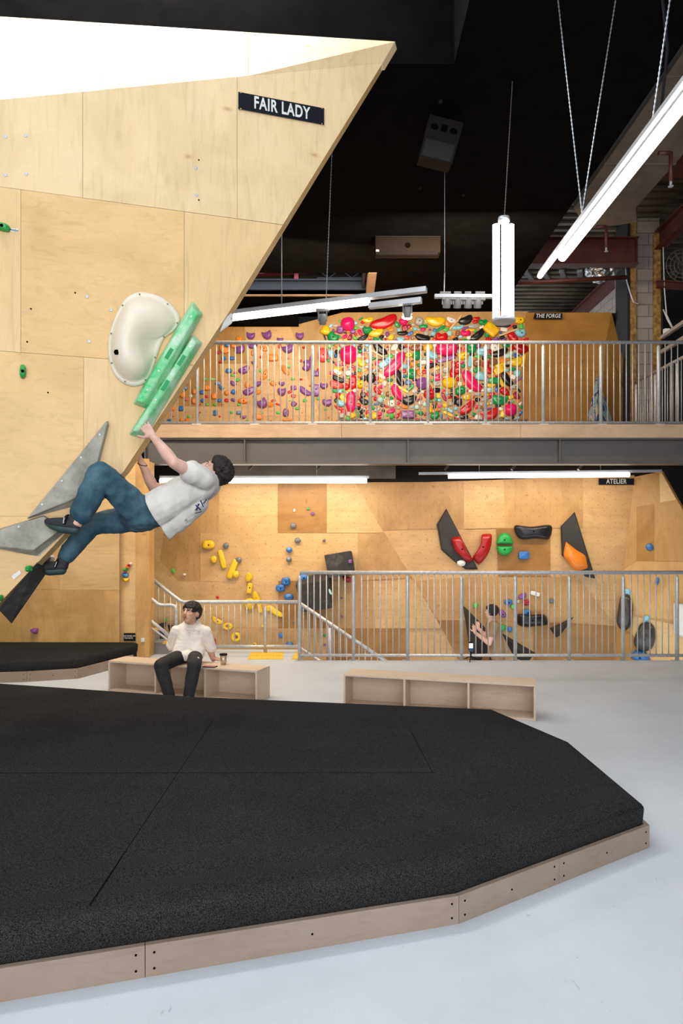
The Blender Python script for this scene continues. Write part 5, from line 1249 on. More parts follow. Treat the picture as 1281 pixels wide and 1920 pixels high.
# column of tiny holds beside the notice, the mauve hold
PP = pl(8.885)
for colr, sh, x, y, w, h, lab in (('W','d',246,1057,5,5,'tiny white hold at the top of the small stack on the pillar'),('R','d',242,1059.5,6,5,'tiny red hold second from the top of the small stack on the pillar'),('O','d',239.5,1063.5,7,5,'tiny orange hold in the small stack on the pillar'),
      ('g','d',236,1068,9,5,'tiny green hold in the small stack on the pillar'),('V','d',235,1073,6,4,'tiny purple hold in the small stack on the pillar'),('b','k',235.5,1079,12,9,'blue hold in the small stack on the pillar'),('y','k',237,1087,11,8,'yellow hold at the bottom of the small stack on the pillar')):
    hold('pillar', colr, sh, x, y, w, h, 0, PP, 0.05, 0, lab, 'small stack of holds on the pillar')
hold('rear wall', 'V', 'c', 65, 1182, 14, 11, 170, pl(8.76), 0.06, 0, 'purple pointed hold on the rear wall above the low mat')
hold('angled wall', 'g', 'd', 3, 426.5, 30, 14, -12, AR, 0.045, ARZ, 'green hold beside the FINISH tag at the left edge')
hold('angled wall', 'g', 'd', 43, 697, 11, 27, 0, AR, 0.045, ARZ, 'small upright green hold on the plain plywood at far left')
hold('angled wall', 'g', 'd', 56, 1066, 12, 12, 0, lambda x,y,o=0: at(x,y,4.62-o), 0.05, 0, 'green hold tucked between the free edge and the lower foot')
hold('angled wall', 'W', 'd', 97, 1047, 13, 11, 20, lambda x,y,o=0: at(x,y,5.0-o), 0.05, 0, 'pale round hold peeking out behind the lower climbing shoe')
hold('angled wall', 'g', 'd', 2, 1121, 9, 12, 0, lambda x,y,o=0: at(x,y,4.6-o), 0.05, 0, 'lime green hold at the left edge above the dark bar volume')
t = thing('finish_tag', 'small white FINISH tag beside the green hold', 'tag', arete(27,431,0.003))
m = MB(); q = [(19,428),(34,429.5),(34,435),(19,434)]; m.prism([arete(x,y,0.003) for x,y in q], [arete(x,y,0.0005) for x,y in q]); m.build('card', M['white'], t)
mirrored_text('FINISH', 0.017, 'sign', t, arete(26.5,431.8,0.0045), ARZ, 0.9, 0.02)
# painted pyramid on the upper deck
def mural():
    mm, nt, b = _mat('wave_mural')
    n = N(nt, 'ShaderNodeTexNoise', Scale=5.5, Detail=1.0, Distortion=2.2); nt.links.new(coords(nt, (1,1,0.6)), n.inputs['Vector'])
    r = nt.nodes.new('ShaderNodeValToRGB'); r.color_ramp.interpolation = 'CONSTANT'
    e = r.color_ramp.elements; e[0].position = 0; e[0].color = (0.02,0.07,0.17,1); e[1].position = 0.47; e[1].color = (0.42,0.40,0.36,1)
    for p_, c_ in ((0.57,(0.015,0.015,0.02,1)),(0.60,(0.20,0.42,0.46,1))):
        q = e.new(p_); q.color = c_
    nt.links.new(n.outputs[0], r.inputs[0]); nt.links.new(r.outputs[0], b.inputs['Base Color']); b.inputs['Roughness'].default_value = 0.6
    return mm
M['mural'] = mural()
PM = lambda x, y, o=0.0: at(x, y, 11.55-o)
pyramid('tall painted pyramid volume with blue wave pattern at the right of the deck', [(1120,700),(1152,800),(1130,812),(1098,804)], (1121,800), 0.35, 'mural', PM)

# ---------------------------------------------------------------- unique labels for the many holds
def auto_labels():
    from collections import Counter
    num = 'first second third fourth fifth sixth seventh eighth ninth tenth eleventh twelfth thirteenth fourteenth fifteenth sixteenth seventeenth eighteenth nineteenth twentieth'.split()
    def size(a): return 'tiny' if a < 6 else 'small' if a < 12 else 'medium' if a < 19 else 'large' if a < 28 else 'huge'
    def direction(dx, dy):
        a = math.degrees(math.atan2(-dy, dx)) % 360
        return ('right of','above and right of','above','above and left of','left of','below and left of','below','below and right of')[int(((a+22.5) % 360)//45)]
    where = {'crowded board':'on the crowded upper board','upper left wall':'on the upper left wall','lower wall':'on the lower wall'}
    KEY = lambda h: (size(h['a']), h['c'], h['s'])
    for board in where:
        H = [h for h in HOLDS if h['board'] == board and not h['label']]
        for h in H: h['k'] = (size(h['a']), h['c'], h['s'])
        cnt = Counter(h['k'] for h in H); every = Counter(KEY(h) for h in HOLDS)
        name = lambda h: '%s %s %s' % h['k']
        uniq = [h for h in H if every[h['k']] == 1]
        for h in uniq: h['label'] = '%s hold %s' % (name(h), where[board])
        rest = [h for h in H if h not in uniq]
        used = set()
        for h in rest:                            # beside something that is itself one of a kind, and near
            near = sorted(uniq, key=lambda q: (q['x']-h['x'])**2+(q['y']-h['y'])**2)
            for q in near[:3]:
                dx, dy = h['x']-q['x'], h['y']-q['y']; d = math.hypot(dx, dy)
                rel = direction(dx, dy)
                twins = [z for z in H if z is not h and z['k'] == h['k'] and math.hypot(z['x']-q['x'], z['y']-q['y']) < d*2.0 and direction(z['x']-q['x'], z['y']-q['y']) == rel]
                if not twins and d < 75:
                    lab = '%s hold %s %s the %s' % (name(h), 'just' if d < 26 else 'a little', rel, name(q) + ' one')
                    lab = lab.replace('a little ', '') if d >= 26 else lab
                    if lab not in used: used.add(lab); h['label'] = lab; break
        for kk in cnt:                            # otherwise by order from the left among its look-alikes
            fam = sorted([h for h in H if h['k'] == kk], key=lambda q: q['x'])
            for i, h in enumerate(fam):
                if not h['label']:
                    j = i if i < len(fam)/2 else len(fam)-1-i; sd = 'left' if i < len(fam)/2 else 'right'
                    h['label'] = ('%s of the %s holds %s' % ('leftmost' if sd == 'left' else 'rightmost', name(h), where[board])) if j == 0 else '%s from the %s of the %s holds %s' % (num[j] if j < 20 else str(j+1)+'th', sd, name(h), where[board])
    for h in HOLDS: h['o']['label'] = h['label']
auto_labels()
# the 300 holds that show largest stay single; the small rest of each wall becomes one object
named = [h for h in HOLDS if h['board'] not in ('crowded board', 'upper left wall', 'lower wall') or h['o'].get('keep')]
pool = sorted([h for h in HOLDS if h not in named], key=lambda h: -h['w']*h['h'])
rest = pool[300-len(named):]
def merge_rest(objs, label):
    m = MB(); mats = []
    for h in objs:
        o = h['o']; mt = o.material_slots[0].material
        if mt not in mats: mats.append(mt)
        W_ = Matrix.LocRotScale(o.location, o.rotation_euler, o.scale); me_ = o.data
        m.add([W_ @ v.co for v in me_.vertices], [tuple(p.vertices) for p in me_.polygons], mats.index(mt), True)
        for c_ in list(o.children): bpy.data.objects.remove(c_)
        bpy.data.objects.remove(o)
    r = m.build('small_climbing_holds', mats, None, None, 0, False)
    tag(r, label, 'climbing holds', None, 'stuff')
for bd, lab in (('', 'the many small coloured holds between the larger ones on the climbing walls'),):
    merge_rest(rest, lab)
print('holds', len(HOLDS), 'single', len(HOLDS)-len(rest))

# ================================================================== SMALL THINGS
t = thing('phone_tripod', 'phone with a lit screen on a mini tripod on the floor by the railing', 'tripod', ground(883,1240))
c = ground(883, 1239.5); hgt = lambda y: EYE-(y-CY)/F*c.y
m = MB(); m.tube([(c.x,c.y,0.06),(c.x,c.y,hgt(1221))], 0.009, 8); m.build('stem', M['sign'], t)
for a in (0.3, 2.4, 4.4):
    m = MB(); m.tube([(c.x,c.y,0.065),(c.x+0.11*math.cos(a),c.y+0.11*math.sin(a),0.006)], [0.008,0.005], 8); m.build('leg', M['sign'], t)
m = MB(); m.box((c.x-0.026,c.y-0.02,hgt(1221)),(c.x+0.026,c.y+0.01,hgt(1215))); m.build('clamp', M['navy'], t)
m = MB(); m.box((c.x-0.029,c.y-0.012,hgt(1219)),(c.x+0.029,c.y-0.003,hgt(1203.5))); ph_ = m.build('phone', M['sign'], t, bevel=0.003)
m = MB(); m.box((c.x-0.025,c.y-0.0135,hgt(1217)),(c.x+0.025,c.y-0.0122,hgt(1206))); m.build('screen', M['screen'], ph_)
t = thing('travel_cup', 'bronze travel cup with a black lid on the bench', 'cup', at(419,1244,6.75))
p = Vector((at(419,1244,6.72).x, 6.72, 0.31)); s = 6.72/F
m = MB(); m.lathe([(0.024,0.0),(0.036,21*s*0.85)], p, 20); m.build('body', M['cup'], t)
m = MB(); m.lathe([(0.037,0.0),(0.039,0.006),(0.038,0.014),(0.03,0.016)], p+Vector((0,0,21*s*0.85)), 20); m.build('lid', M['sign'], t)
t = thing('phone', 'phone lying flat on the bench between the person and the cup', 'phone', at(394,1247,6.62))
p = Vector((at(394,1247,6.60).x, 6.60, 0.31)); R = Matrix.Translation(p) @ Matrix.Rotation(-0.25, 4, 'Z')
m = MB(); m.box((-0.065,-0.035,0.0005),(0.065,0.035,0.009),0,R); m.build('body', M['sign'], t, bevel=0.002)
m = MB(); m.box((-0.06,-0.031,0.009),(0.06,0.031,0.0096),0,R); m.build('screen', M['lip'], t)
t = thing('whiteboard', 'white board on the side facet at the right edge', 'whiteboard', rf(1275,1160,0.05))
q = [(1266,1132),(1330,1136),(1330,1215),(1267,1187)]
m = MB(); m.prism([rf(x,y,0.05) for x,y in q], [rf(x,y,0.02)+Vector((0.02,0,0)) for x,y in q]); m.build('panel', M['white'], t)
for i in range(4):
    m = MB(); m.bar(rf(*q[i],0.055), rf(*q[(i+1) % 4],0.055), 0.015, 0.015); m.build('frame', M['alu'], t)
# ================================================================== PEOPLE
def frame3(f, u):
    f = Vector(f).normalized(); u = Vector(u); u = (u - f*u.dot(f)).normalized(); r = f.cross(u)
    return Matrix(((r.x, f.x, u.x), (r.y, f.y, u.y), (r.z, f.z, u.z)))
def head_prims(m, c, f, u, H=0.23):
    R = frame3(f, u); c = Vector(c); s = H/0.23
    P = lambda x, y, z: c + R @ Vector((x*s, y*s, z*s))
    E = lambda x, y, z, a, b, d: m.ell(P(x,y,z), (a*s, b*s, d*s), R, 18, 12)
    E(0, -0.018, 0.030, 0.074, 0.094, 0.084)
    E(0, 0.022, -0.030, 0.062, 0.066, 0.082)
    E(0, 0.050, -0.088, 0.030, 0.028, 0.024)
    m.cap(P(0,0.084,0.012), 0.010*s, P(0,0.101,-0.026), 0.014*s)
    for k_ in (-1, 1):
        m.cap(P(k_*0.010,0.080,0.026), 0.012*s, P(k_*0.045,0.066,0.022), 0.012*s)
        m.cap(P(k_*0.035,0.062,-0.028), 0.020*s, P(k_*0.044,0.05,-0.02), 0.018*s)
        E(k_*0.074, -0.008, -0.012, 0.011, 0.020, 0.031)
        m.cap(P(k_*0.009,0.094,-0.031), 0.009*s, P(k_*0.011,0.09,-0.031), 0.008*s)
    m.cap(P(-0.014,0.079,-0.058), 0.009*s, P(0.014,0.079,-0.058), 0.009*s)
    return P, R, s
def face_parts(par, P, R, s, hairmat, open_mouth=True):
    for k_ in (-1, 1):
        m = MB(); m.ell(P(k_*0.031,0.073,0.004), (0.0125*s,0.009*s,0.0075*s), R, 14, 10); e = m.build('eye', M['eye'], par)
        m = MB(); m.ell(P(k_*0.031-0.002,0.0795,0.006), (0.0062*s,0.004*s,0.0062*s), R, 12, 8); m.build('iris', M['iris'], e)
        m = MB(); m.tube([P(k_*0.014,0.089,0.025),P(k_*0.032,0.086,0.030),P(k_*0.050,0.074,0.025)], [0.0035*s,0.004*s,0.002*s], 8); m.build('eyebrow', hairmat, par)
    m = MB(); m.ell(P(0,0.086,-0.0535), (0.020*s,0.006*s,0.0045*s), R, 14, 8); m.ell(P(0,0.085,-0.0635), (0.017*s,0.007*s,0.0055*s), R, 14, 8); m.build('lips', M['lip'], par)
    if open_mouth:
        m = MB(); m.ell(P(0,0.0885,-0.0585), (0.012*s,0.004*s,0.003*s), R, 14, 8); m.build('mouth', M['hole'], par)
def hair(par, P, R, s, mat, rnd, keep, rad=(0.013,0.020), n=420, voxel=0.006, lift=1.07, wr=0.004, straight=0.0):
    m = MB(); rr = random.Random(rnd)
    m.ell(P(0,-0.030,0.040), (0.077*s,0.090*s,0.082*s), R, 18, 12)
    for _ in range(n):
        v = Vector((rr.gauss(0,1), rr.gauss(0,1), rr.gauss(0,1))).normalized()
        q = Vector((0,-0.018,0.030)) + Vector((v.x*0.074, v.y*0.094, v.z*0.084))*lift
        if not keep(q): continue
        if straight:
            cn = Vector((0,-0.018,0.03)); d = q-cn; top = Vector((0.012,-0.03,0.13))
            tg = (d.cross((q-top).cross(d))).normalized()
            q2 = q+tg*straight*rr.uniform(0.7,1.3); q2 = cn+(q2-cn).normalized()*d.length*0.99
            m.cap(P(*q), rr.uniform(*rad)*s, P(*q2), 0.003*s, 8); continue
        m.ell(P(q.x,q.y,q.z), (rr.uniform(*rad)*s,)*3, None, 8, 6)
    return fused('hair', m, mat, par, voxel, 1, 0.4, (wr, crinkle(55, rnd)))
def hand_prims(m, w, fdir, pn, side, curl=(0.35,0.45,0.35), s=1.0, spread=0.10, thumb=(0.9, 0.35)):
    """w wrist, fdir towards the fingers, pn palm normal; side=+1 when the thumb lies on fdir x pn"""
    f = Vector(fdir).normalized(); n_ = Vector(pn); n_ = (n_-f*n_.dot(f)).normalized(); t = f.cross(n_)*side
    w = Vector(w)
    for q in (-1, -0.33, 0.33, 1):
        m.cap(w+f*0.012*s+t*q*0.014*s, 0.016*s, w+f*0.085*s+t*q*0.030*s, 0.0125*s, 10)
    for i, (q, L) in enumerate(((1.0,0.070),(0.36,0.080),(-0.30,0.074),(-0.95,0.058))):
        d = (f+t*q*spread).normalized(); p = w+f*0.088*s+t*q*0.030*s; a = 0.0; r = 0.0092*s
        for j, fr in enumerate((0.46,0.30,0.24)):
            a += curl[j]; dd = (d*math.cos(a)+n_*math.sin(a)).normalized(); p2 = p+dd*L*fr*s
            m.cap(p, r, p2, r*0.92, 10); p = p2; r *= 0.92
    p = w+f*0.022*s+t*0.022*s; d = (f*0.62+t*thumb[0]+n_*thumb[1]).normalized()
    p2 = p+d*0.045*s; m.cap(p, 0.015*s, p2, 0.0115*s, 10)
    d2 = (f*0.9+t*thumb[0]*0.55+n_*thumb[1]).normalized(); p3 = p2+d2*0.033*s; m.cap(p2, 0.0112*s, p3, 0.010*s, 10)
    m.cap(p3, 0.010*s, p3+d2*0.022*s, 0.0085*s, 10)
def limb(m, pts):
    for (a, ra), (b, rb) in zip(pts, pts[1:]): m.cap(a, ra, b, rb, 16)

# ---------------------------------------------------------------- climber
cl = thing('person', 'person in white t-shirt and blue jeans climbing the slanting edge of the angled wall', 'person', at(280,960,4.93))
shL, elL, wrL = at(379,896,4.76), at(326,868,4.60), at(287,818,4.695)
shR, elR, wrR = at(352,912,5.14), at(289,917,5.20), at(264,864,5.10)
pel = at(270,962,4.93); hipL, knL, anL = at(262,962,4.835), at(189,889,4.63), at(144,981,4.56)
hipR, knR, anR = at(265,970,5.02), at(170,984,4.99), at(113,1056,4.86)
hc = at(402,884,4.95); hf = Vector((-0.74, -0.22, 0.64)); hu = Vector((0.66, -0.02, 0.75))
m = MB()
P_, R_, s_ = head_prims(m, hc, hf, hu, 0.215)
limb(m, [(at(388,903,4.95),0.058), (hc+Vector((-0.0,0,-0.05)),0.052)])
limb(m, [(shL,0.058), (shL.lerp(elL,0.5),0.050), (elL,0.040), (elL.lerp(wrL,0.3),0.043), (elL.lerp(wrL,0.75),0.031), (wrL,0.026)])
limb(m, [(shR,0.058), (shR.lerp(elR,0.5),0.048), (elR,0.039), (elR.lerp(wrR,0.3),0.042), (elR.lerp(wrR,0.75),0.030), (wrR,0.025)])
limb(m, [(at(382,906,4.95),0.10), (at(345,930,4.93),0.11), (pel,0.11)])
limb(m, [(shL,0.05),(at(382,906,4.95),0.07)]); limb(m, [(shR,0.05),(at(382,906,4.95),0.07)])
limb(m, [(pel,0.10),(hipL,0.085),(knL,0.052),(anL,0.036)]); limb(m, [(pel,0.10),(hipR,0.085),(knR,0.052),(anR,0.036)])
limb(m, [(anL,0.036),(at(140,990,4.57),0.034),(at(112,984,4.57),0.030)]); limb(m, [(anR,0.036),(at(112,1066,4.86),0.034),(at(85,1064,4.84),0.028)])
hand_prims(m, wrL, Vector((-0.072,0.03,0.085)), Vector((0.10,0.9,-0.15)), 1, (0.25,0.40,0.35), 0.92, 0.22, (1.0,0.15))
hand_prims(m, wrR, Vector((-0.30,-0.02,1)), Vector((-0.8,-0.5,0)), -1, (0.4,0.6,0.5), 0.9, 0.10, (0.6,0.5))
body = fused('body', m, M['skin'], cl, 0.0052, 5)
face_parts(cl, P_, R_, s_, M['hair'], False)
hair(cl, P_, R_, s_, M['hair'], 5, lambda q: (q.z > 0.052 and q.y < 0.062) or (q.y < -0.018 and q.z > -0.055) or (q.z > 0.015 and q.y < 0.03 and q.y < 0.03), (0.015,0.025), 420, 0.0062, 1.10, 0.010)
m = MB()
for oy in (-0.085, 0.085):
    V = Vector((0, oy, 0))
    limb(m, [(at(384,906,4.95)+V*0.9,0.105), (at(350,927,4.94)+V,0.118), (at(318,945,4.93)+V,0.125), (at(280,965,4.93)+V,0.128)])
limb(m, [(at(362,940,4.92),0.11), (at(335,962,4.92),0.115), (at(314,984,4.92),0.095), (at(303,996,4.92),0.08)])
limb(m, [(at(386,904,4.95),0.10),(shL,0.080)]); limb(m, [(at(386,904,4.95),0.09),(shR,0.078)])
limb(m, [(shL,0.078),(shL.lerp(elL,0.40),0.074)]); limb(m, [(shR,0.076),(shR.lerp(elR,0.36),0.068)])
limb(m, [(at(394,900,4.95),0.070),(at(399,899,4.95),0.062)])
ts = fused('t_shirt', m, M['tshirt'], cl, 0.008, 4, 0.5, (0.014, crinkle(7, 3, (1.5,1,0.8))),
    [(at(300,968,4.93), (-0.90,0,-0.42)), (shL.lerp(elL,0.43), elL-shL)][:1])
# print on the shirt back: rows of small strokes
def strokes(par, name, mat, surf, spots, L=0.03):
    dg = bpy.context.evaluated_depsgraph_get(); m = MB(); rr = random.Random(4)
    for x, y, dx, dy, w in spots:
        d = at(x+dx, y+dy, 4.0)
        pts = []
        for k_ in range(5):
            u = k_/4; ro = Vector((0,0,EYE)); tgt = at(x+dx*u, y+dy*u, 10.0); v = (tgt-ro).normalized()
            ok, loc, nrm, idx = surf.ray_cast(ro, v)
            if ok: pts.append(loc + nrm*0.0015)
        if len(pts) > 1: m.tube(pts, w, 6)
    if m.v: m.build(name, M[mat], par)
class Cast:
    def __init__(s, o):
        from mathutils.bvhtree import BVHTree
        me = o.data; s.t = BVHTree.FromPolygons([v.co.copy() for v in me.vertices], [tuple(p.vertices) for p in me.polygons])
    def ray_cast(s, o, d):
        l, n, i, dist = s.t.ray_cast(o, d)
        return (l is not None), l, n, i
cs = Cast(ts)
strokes(ts, 'back_print', 'inkblue', cs, [(366,957,8,-12,0.004),(367,947,9,9,0.005),(372,944,-3,13,0.004),(376,938,5,12,0.0045),(381,944,6,-8,0.004),(366,962,12,-3,0.003)])
strokes(ts, 'back_lettering', 'inkgrey', cs, [(374+2.6*i, 951-2.7*i, 1.6, 3.2, 0.0022) for i in range(11)] + [(348+2.9*i, 979-1.9*i, 1.5, 2.8, 0.002) for i in range(7)] + [(346,977,3,-4,0.003),(349,973,2,4,0.003)])
m = MB()
limb(m, [(at(296,956,4.93),0.112), (pel,0.128), (at(258,966,4.93),0.12)])
for oy in (-0.05, 0.05): limb(m, [(at(294,957,4.93)+Vector((0,oy,0)),0.105), (at(272,963,4.93)+Vector((0,oy,0)),0.118)])
limb(m, [(hipL,0.112),(hipL.lerp(knL,0.5),0.098),(knL,0.082),(knL.lerp(anL,0.35),0.080),(knL.lerp(anL,0.80),0.072)])
limb(m, [(hipR,0.105),(hipR.lerp(knR,0.5),0.090),(knR,0.076),(knR.lerp(anR,0.4),0.070),(knR.lerp(anR,0.80),0.058)])
jn = fused('jeans', m, M['denim'], cl, 0.008, 3, 0.5, (0.013, crinkle(9, 8, (1,1,1))))
cj = Cast(jn)
strokes(jn, 'seam', 'shoe', cj, [(286,930,-18,-12,0.002),(268,918,-22,-14,0.002),(246,904,-24,-14,0.002)])
m = MB(); m.ell(at(281,938,4.80), (0.012,0.012,0.012)); m.build('rivet', M['alu'], jn)
def shoe(par, heel, toe, up, mats, strap=True, label=None):
    heel, toe, up = Vector(heel), Vector(toe), Vector(up).normalized(); d = toe-heel
    m = MB()
    limb(m, [(heel+up*0.016,0.036), (heel+d*0.45+up*0.012,0.041), (heel+d*0.8,0.036), (toe,0.025)])
    limb(m, [(heel+up*0.04,0.034),(heel+d*0.15+up*0.055,0.034)])
    sh = fused('climbing_shoe', m, M['shoe'], par, 0.006, 3)
    m = MB(); side = d.cross(up).normalized()
    limb(m, [(heel-up*0.012,0.034),(heel+d*0.5-up*0.020,0.036),(heel+d*0.82-up*0.014,0.031),(toe-up*0.006,0.023)])
    rand_ = fused('rubber_rand', m, M['shoeteal'], sh, 0.006, 2)
    m = MB(); limb(m, [(heel+d*0.72-up*0.045,0.008),(heel+d*1.02-up*0.026,0.009)]); m.build('sole_edge', M['limerub'], sh)
    if strap:
        c = heel+d*0.30+up*0.035; m = MB(); n_ = d.normalized()
        e1 = up; e2 = side
        m.tube([c+(e1*math.cos(a*PI/9)*0.036+e2*math.sin(a*PI/9)*0.042) for a in range(18)], 0.010, 8, closed=True); st = m.build('strap', M['sign'], sh)
        m = MB(); q = c+e2*0.052+up*0.0; q2 = c-e2*0.052
        qq = q if q.y < q2.y else q2
        m.bar(qq-up*0.018, qq+up*0.020, 0.014, 0.004, 0, n_); m.build('strap_label', M['ink'], st)
    return sh
shoe(cl, at(141,990,4.56), at(90,978,4.575), (0.15,0,1), None)
shoe(cl, at(117,1066,4.86), at(72,1064,4.82), (0.35,0,1), None, True)
m = MB(); c = wrR.lerp(elR,0.12); ax_ = (elR-wrR).normalized(); e1 = ax_.cross(Vector((0,1,0))).normalized(); e2 = ax_.cross(e1)
m.tube([c+e1*0.029*math.cos(a*PI/10)+e2*0.029*math.sin(a*PI/10)+ax_*0.02*math.cos(a*PI/10) for a in range(20)], 0.003, 6, closed=True); m.build('wrist_cord', M['sign'], cl)

# ---------------------------------------------------------------- person sitting on the bench
si = thing('person', 'person in a cream hoodie sitting on the bench, looking up to the left', 'person', at(352,1240,6.80))
hc = at(358.5,1150,6.86); hf = Vector((-0.40, -0.86, 0.32)); hu = Vector((0.02, 0.30, 1))
shA, elA, wrA = at(330,1183,6.88), at(325,1209,6.92), at(330,1229,6.93)
shB, elB, wrB = at(386,1184,6.88), at(393,1214,6.93), at(400,1236.5,6.93)
hipA, knA, anA = at(340,1230,6.84), at(301,1248,6.40), at(318,1300,6.36)
hipB, knB, anB = at(366,1230,6.84), at(364,1248,6.38), at(354,1302,6.33)
fl = lambda v, z: Vector((v.x, v.y, z))
anA = fl(anA, 0.085); anB = fl(anB, 0.085)
m = MB()
P_, R_, s_ = head_prims(m, hc, hf, hu, 0.235)
limb(m, [(at(358,1176,6.89),0.055),(hc+Vector((0,0.012,-0.06)),0.050)])
limb(m, [(at(358,1184,6.90),0.06),(at(355,1205,6.88),0.075),(at(353,1226,6.86),0.085)])
for a, b, c in ((shA,elA,wrA),(shB,elB,wrB)):
    limb(m, [(a,0.042),(b,0.036),(b.lerp(c,0.4),0.036),(c,0.025)]); limb(m, [(a,0.040),(at(358,1184,6.89),0.06)])
for a, b, c in ((hipA,knA,anA),(hipB,knB,anB)): limb(m, [(at(352,1226,6.86),0.075),(a,0.055),(b,0.045),(c,0.035),(c+Vector((0,-0.10,-0.045)),0.026)])
hand_prims(m, fl(wrB, 0.335), Vector((0.85,-0.35,-0.10)), Vector((0,0,-1)), 1, (0.05,0.1,0.08), 0.9, 0.16, (0.7,0.1))
hand_prims(m, fl(wrA, 0.335), Vector((-0.25,0.8,-0.1)), Vector((0,0,-1)), -1, (0.05,0.1,0.08), 0.85, 0.16, (0.7,0.1))
fused('body', m, M['skin2'], si, 0.0058, 4)
face_parts(si, P_, R_, s_, M['hair2'])
hair(si, P_, R_, s_, M['hair2'], 9, lambda q: (q.z > 0.040 and q.y < 0.085) or (q.y < -0.02 and q.z > -0.03) or (q.y < 0.005 and q.z > 0.005) or (q.y > 0.04 and q.z > 0.035), (0.007,0.011), 900, 0.0042, 1.10, 0.002, 0.042)
m = MB()
for ox in (-0.050, 0.050):
    V = Vector((ox, 0, 0))
    limb(m, [(at(358,1183,6.89)+V,0.085),(at(356,1205,6.87)+V,0.092),(at(354,1223,6.83)+V*1.5,0.090)])
limb(m, [(at(343,1229,6.78),0.055),(at(370,1230,6.78),0.055)])
m.ell(at(358,1181,6.865), (0.095,0.062,0.055))
limb(m, [(at(338,1180,6.885),0.050),(at(358,1174,6.89),0.062),(at(379,1181,6.885),0.050)])
for a, b in ((shA,elA),(shB,elB)):
    o_ = Vector((-0.012 if a is shA else 0.012, 0, 0)); limb(m, [(a,0.056),(a.lerp(b,0.5)+o_,0.051),(b+o_,0.052),(b+(b-a)*0.06+o_,0.049)])
    c_ = b+(b-a)*0.02+o_; limb(m, [(c_-Vector((0.006,0,0)),0.053),(c_+Vector((0.006,0,0)),0.053)])
hd = fused('hoodie', m, M['hoodie'], si, 0.008, 4, 0.5, (0.005, crinkle(11, 6, (1,1,1.8))))
m = MB()
for k_ in range(40):
    a = 2*PI*k_/40; bk = 0.5+0.5*math.sin(a)
    r_ = 0.017+0.017*bk
    m.ell(at(358.5,1172.5,6.88)+Vector((0.072*math.cos(a)*(0.9+0.2*bk), 0.062*math.sin(a)-0.006, -0.030+0.055*bk)), (r_,r_,r_), None, 10, 7)
fused('hood', m, M['hoodie'], hd, 0.006, 3, 0.5, (0.003, crinkle(16, 2)))
ch = Cast(hd)
def strokes_c(par, name, mat, surf, spots): strokes(par, name, mat, surf, spots)
strokes(hd, 'chest_print', 'inkgrey', ch, [(362,1184,3,0,0.002),(367,1182,2,1,0.002),(371,1184,3,-0.5,0.002),(361,1188,2,0.5,0.0015),(368,1188,3,0,0.0015),(373,1187,2,1,0.0015),(364,1181,1.5,1.5,0.002)])
strokes(hd, 'pocket_tab', 'cup', ch, [(333,1221.5,2.5,0.5,0.005)])
m = MB()
limb(m, [(at(352,1229,6.86),0.080),(hipA,0.070),(hipA.lerp(knA,0.5),0.070),(knA,0.063),(knA.lerp(anA,0.5),0.058),(anA,0.050)])
limb(m, [(at(352,1229,6.86),0.080),(hipB,0.070),(hipB.lerp(knB,0.5),0.070),(knB,0.063),(knB.lerp(anB,0.5),0.058),(anB,0.050)])
pt_ = fused('trousers', m, M['pants'], si, 0.008, 3, 0.5, (0.006, crinkle(10, 4)))
pt_ = pt_; c = Cast(pt_); strokes(pt_, 'logo', 'ink', c, [(371,1233,2.5,2,0.006)])
for a in (anA, anB):
    m = MB(); limb(m, [(fl(a,0.045)+Vector((0,0.03,0)),0.042),(fl(a,0.040)+Vector((0,-0.07,0)),0.040),(fl(a,0.032)+Vector((0,-0.14,0)),0.030)]); fused('shoe', m, M['shoe'], si, 0.007, 3)

# ---------------------------------------------------------------- climber behind the railing
gh = thing('person', 'person in a grey top climbing low on the lower wall behind the railing', 'person', at(927,1230,10.2))
Yg = 10.34
m = MB(); hc = at(921,1147,Yg)
P_, R_, s_ = head_prims(m, hc, Vector((-0.85,0.5,0.05)), Vector((0,0,1)), 0.205)
ch_, pv = at(925,1172,Yg), at(932,1222,Yg); ch_.z = hc.z-0.25; pv.z = hc.z-0.68
s1, e1_, w1 = ch_+Vector((-0.02,-0.16,0.06)), ch_+Vector((-0.10,-0.17,-0.20)), at(891,1186,10.42)
s2, e2_, w2 = ch_+Vector((0.02,0.16,0.06)), ch_+Vector((-0.06,0.24,-0.16)), at(897,1178,10.62)
limb(m, [(hc-Vector((0,0,0.08)),0.05),(ch_,0.10),(pv,0.11)])
for a, b, c in ((s1,e1_,w1),(s2,e2_,w2)): limb(m, [(ch_,0.08),(a,0.055),(b,0.040),(c,0.026)]); hand_prims(m, c, (0,0.5,0.8), (0,0.9,-0.3), 1, (0.3,0.5,0.4), 0.9)
fA, fB = Vector((pv.x-0.06, Yg-0.10, -1.05)), Vector((pv.x+0.10, Yg+0.08, -1.05))
kA, kB = Vector((pv.x-0.10, Yg-0.10, -0.62)), Vector((pv.x+0.02, Yg+0.12, -0.62))
for b, c in ((kA,fA),(kB,fB)): limb(m, [(pv,0.10),(b,0.055),(c,0.035),(c+Vector((0,0.12,-0.02)),0.028)])
fused('body', m, M['skin'], gh, 0.007, 4)
face_parts(gh, P_, R_, s_, M['hair'], False)
hair(gh, P_, R_, s_, M['hair'], 12, lambda q: q.z > 0.045 or (q.y < 0.02 and q.z > -0.05), (0.013,0.02), 300, 0.008)
M['greytop'] = flat('grey_top', (0.27, 0.175, 0.09), 0.9)
m = MB()
for ox in (-0.07, 0.07): limb(m, [(ch_+Vector((0,ox,0.02)),0.105),(pv+Vector((0,ox,0.02)),0.11)])
for a, b in ((s1,e1_),(s2,e2_)): limb(m, [(a,0.07),(a.lerp(b,0.5),0.06)])
fused('t_shirt', m, M['greytop'], gh, 0.010, 3, 0.5, (0.006, crinkle(9, 1)))
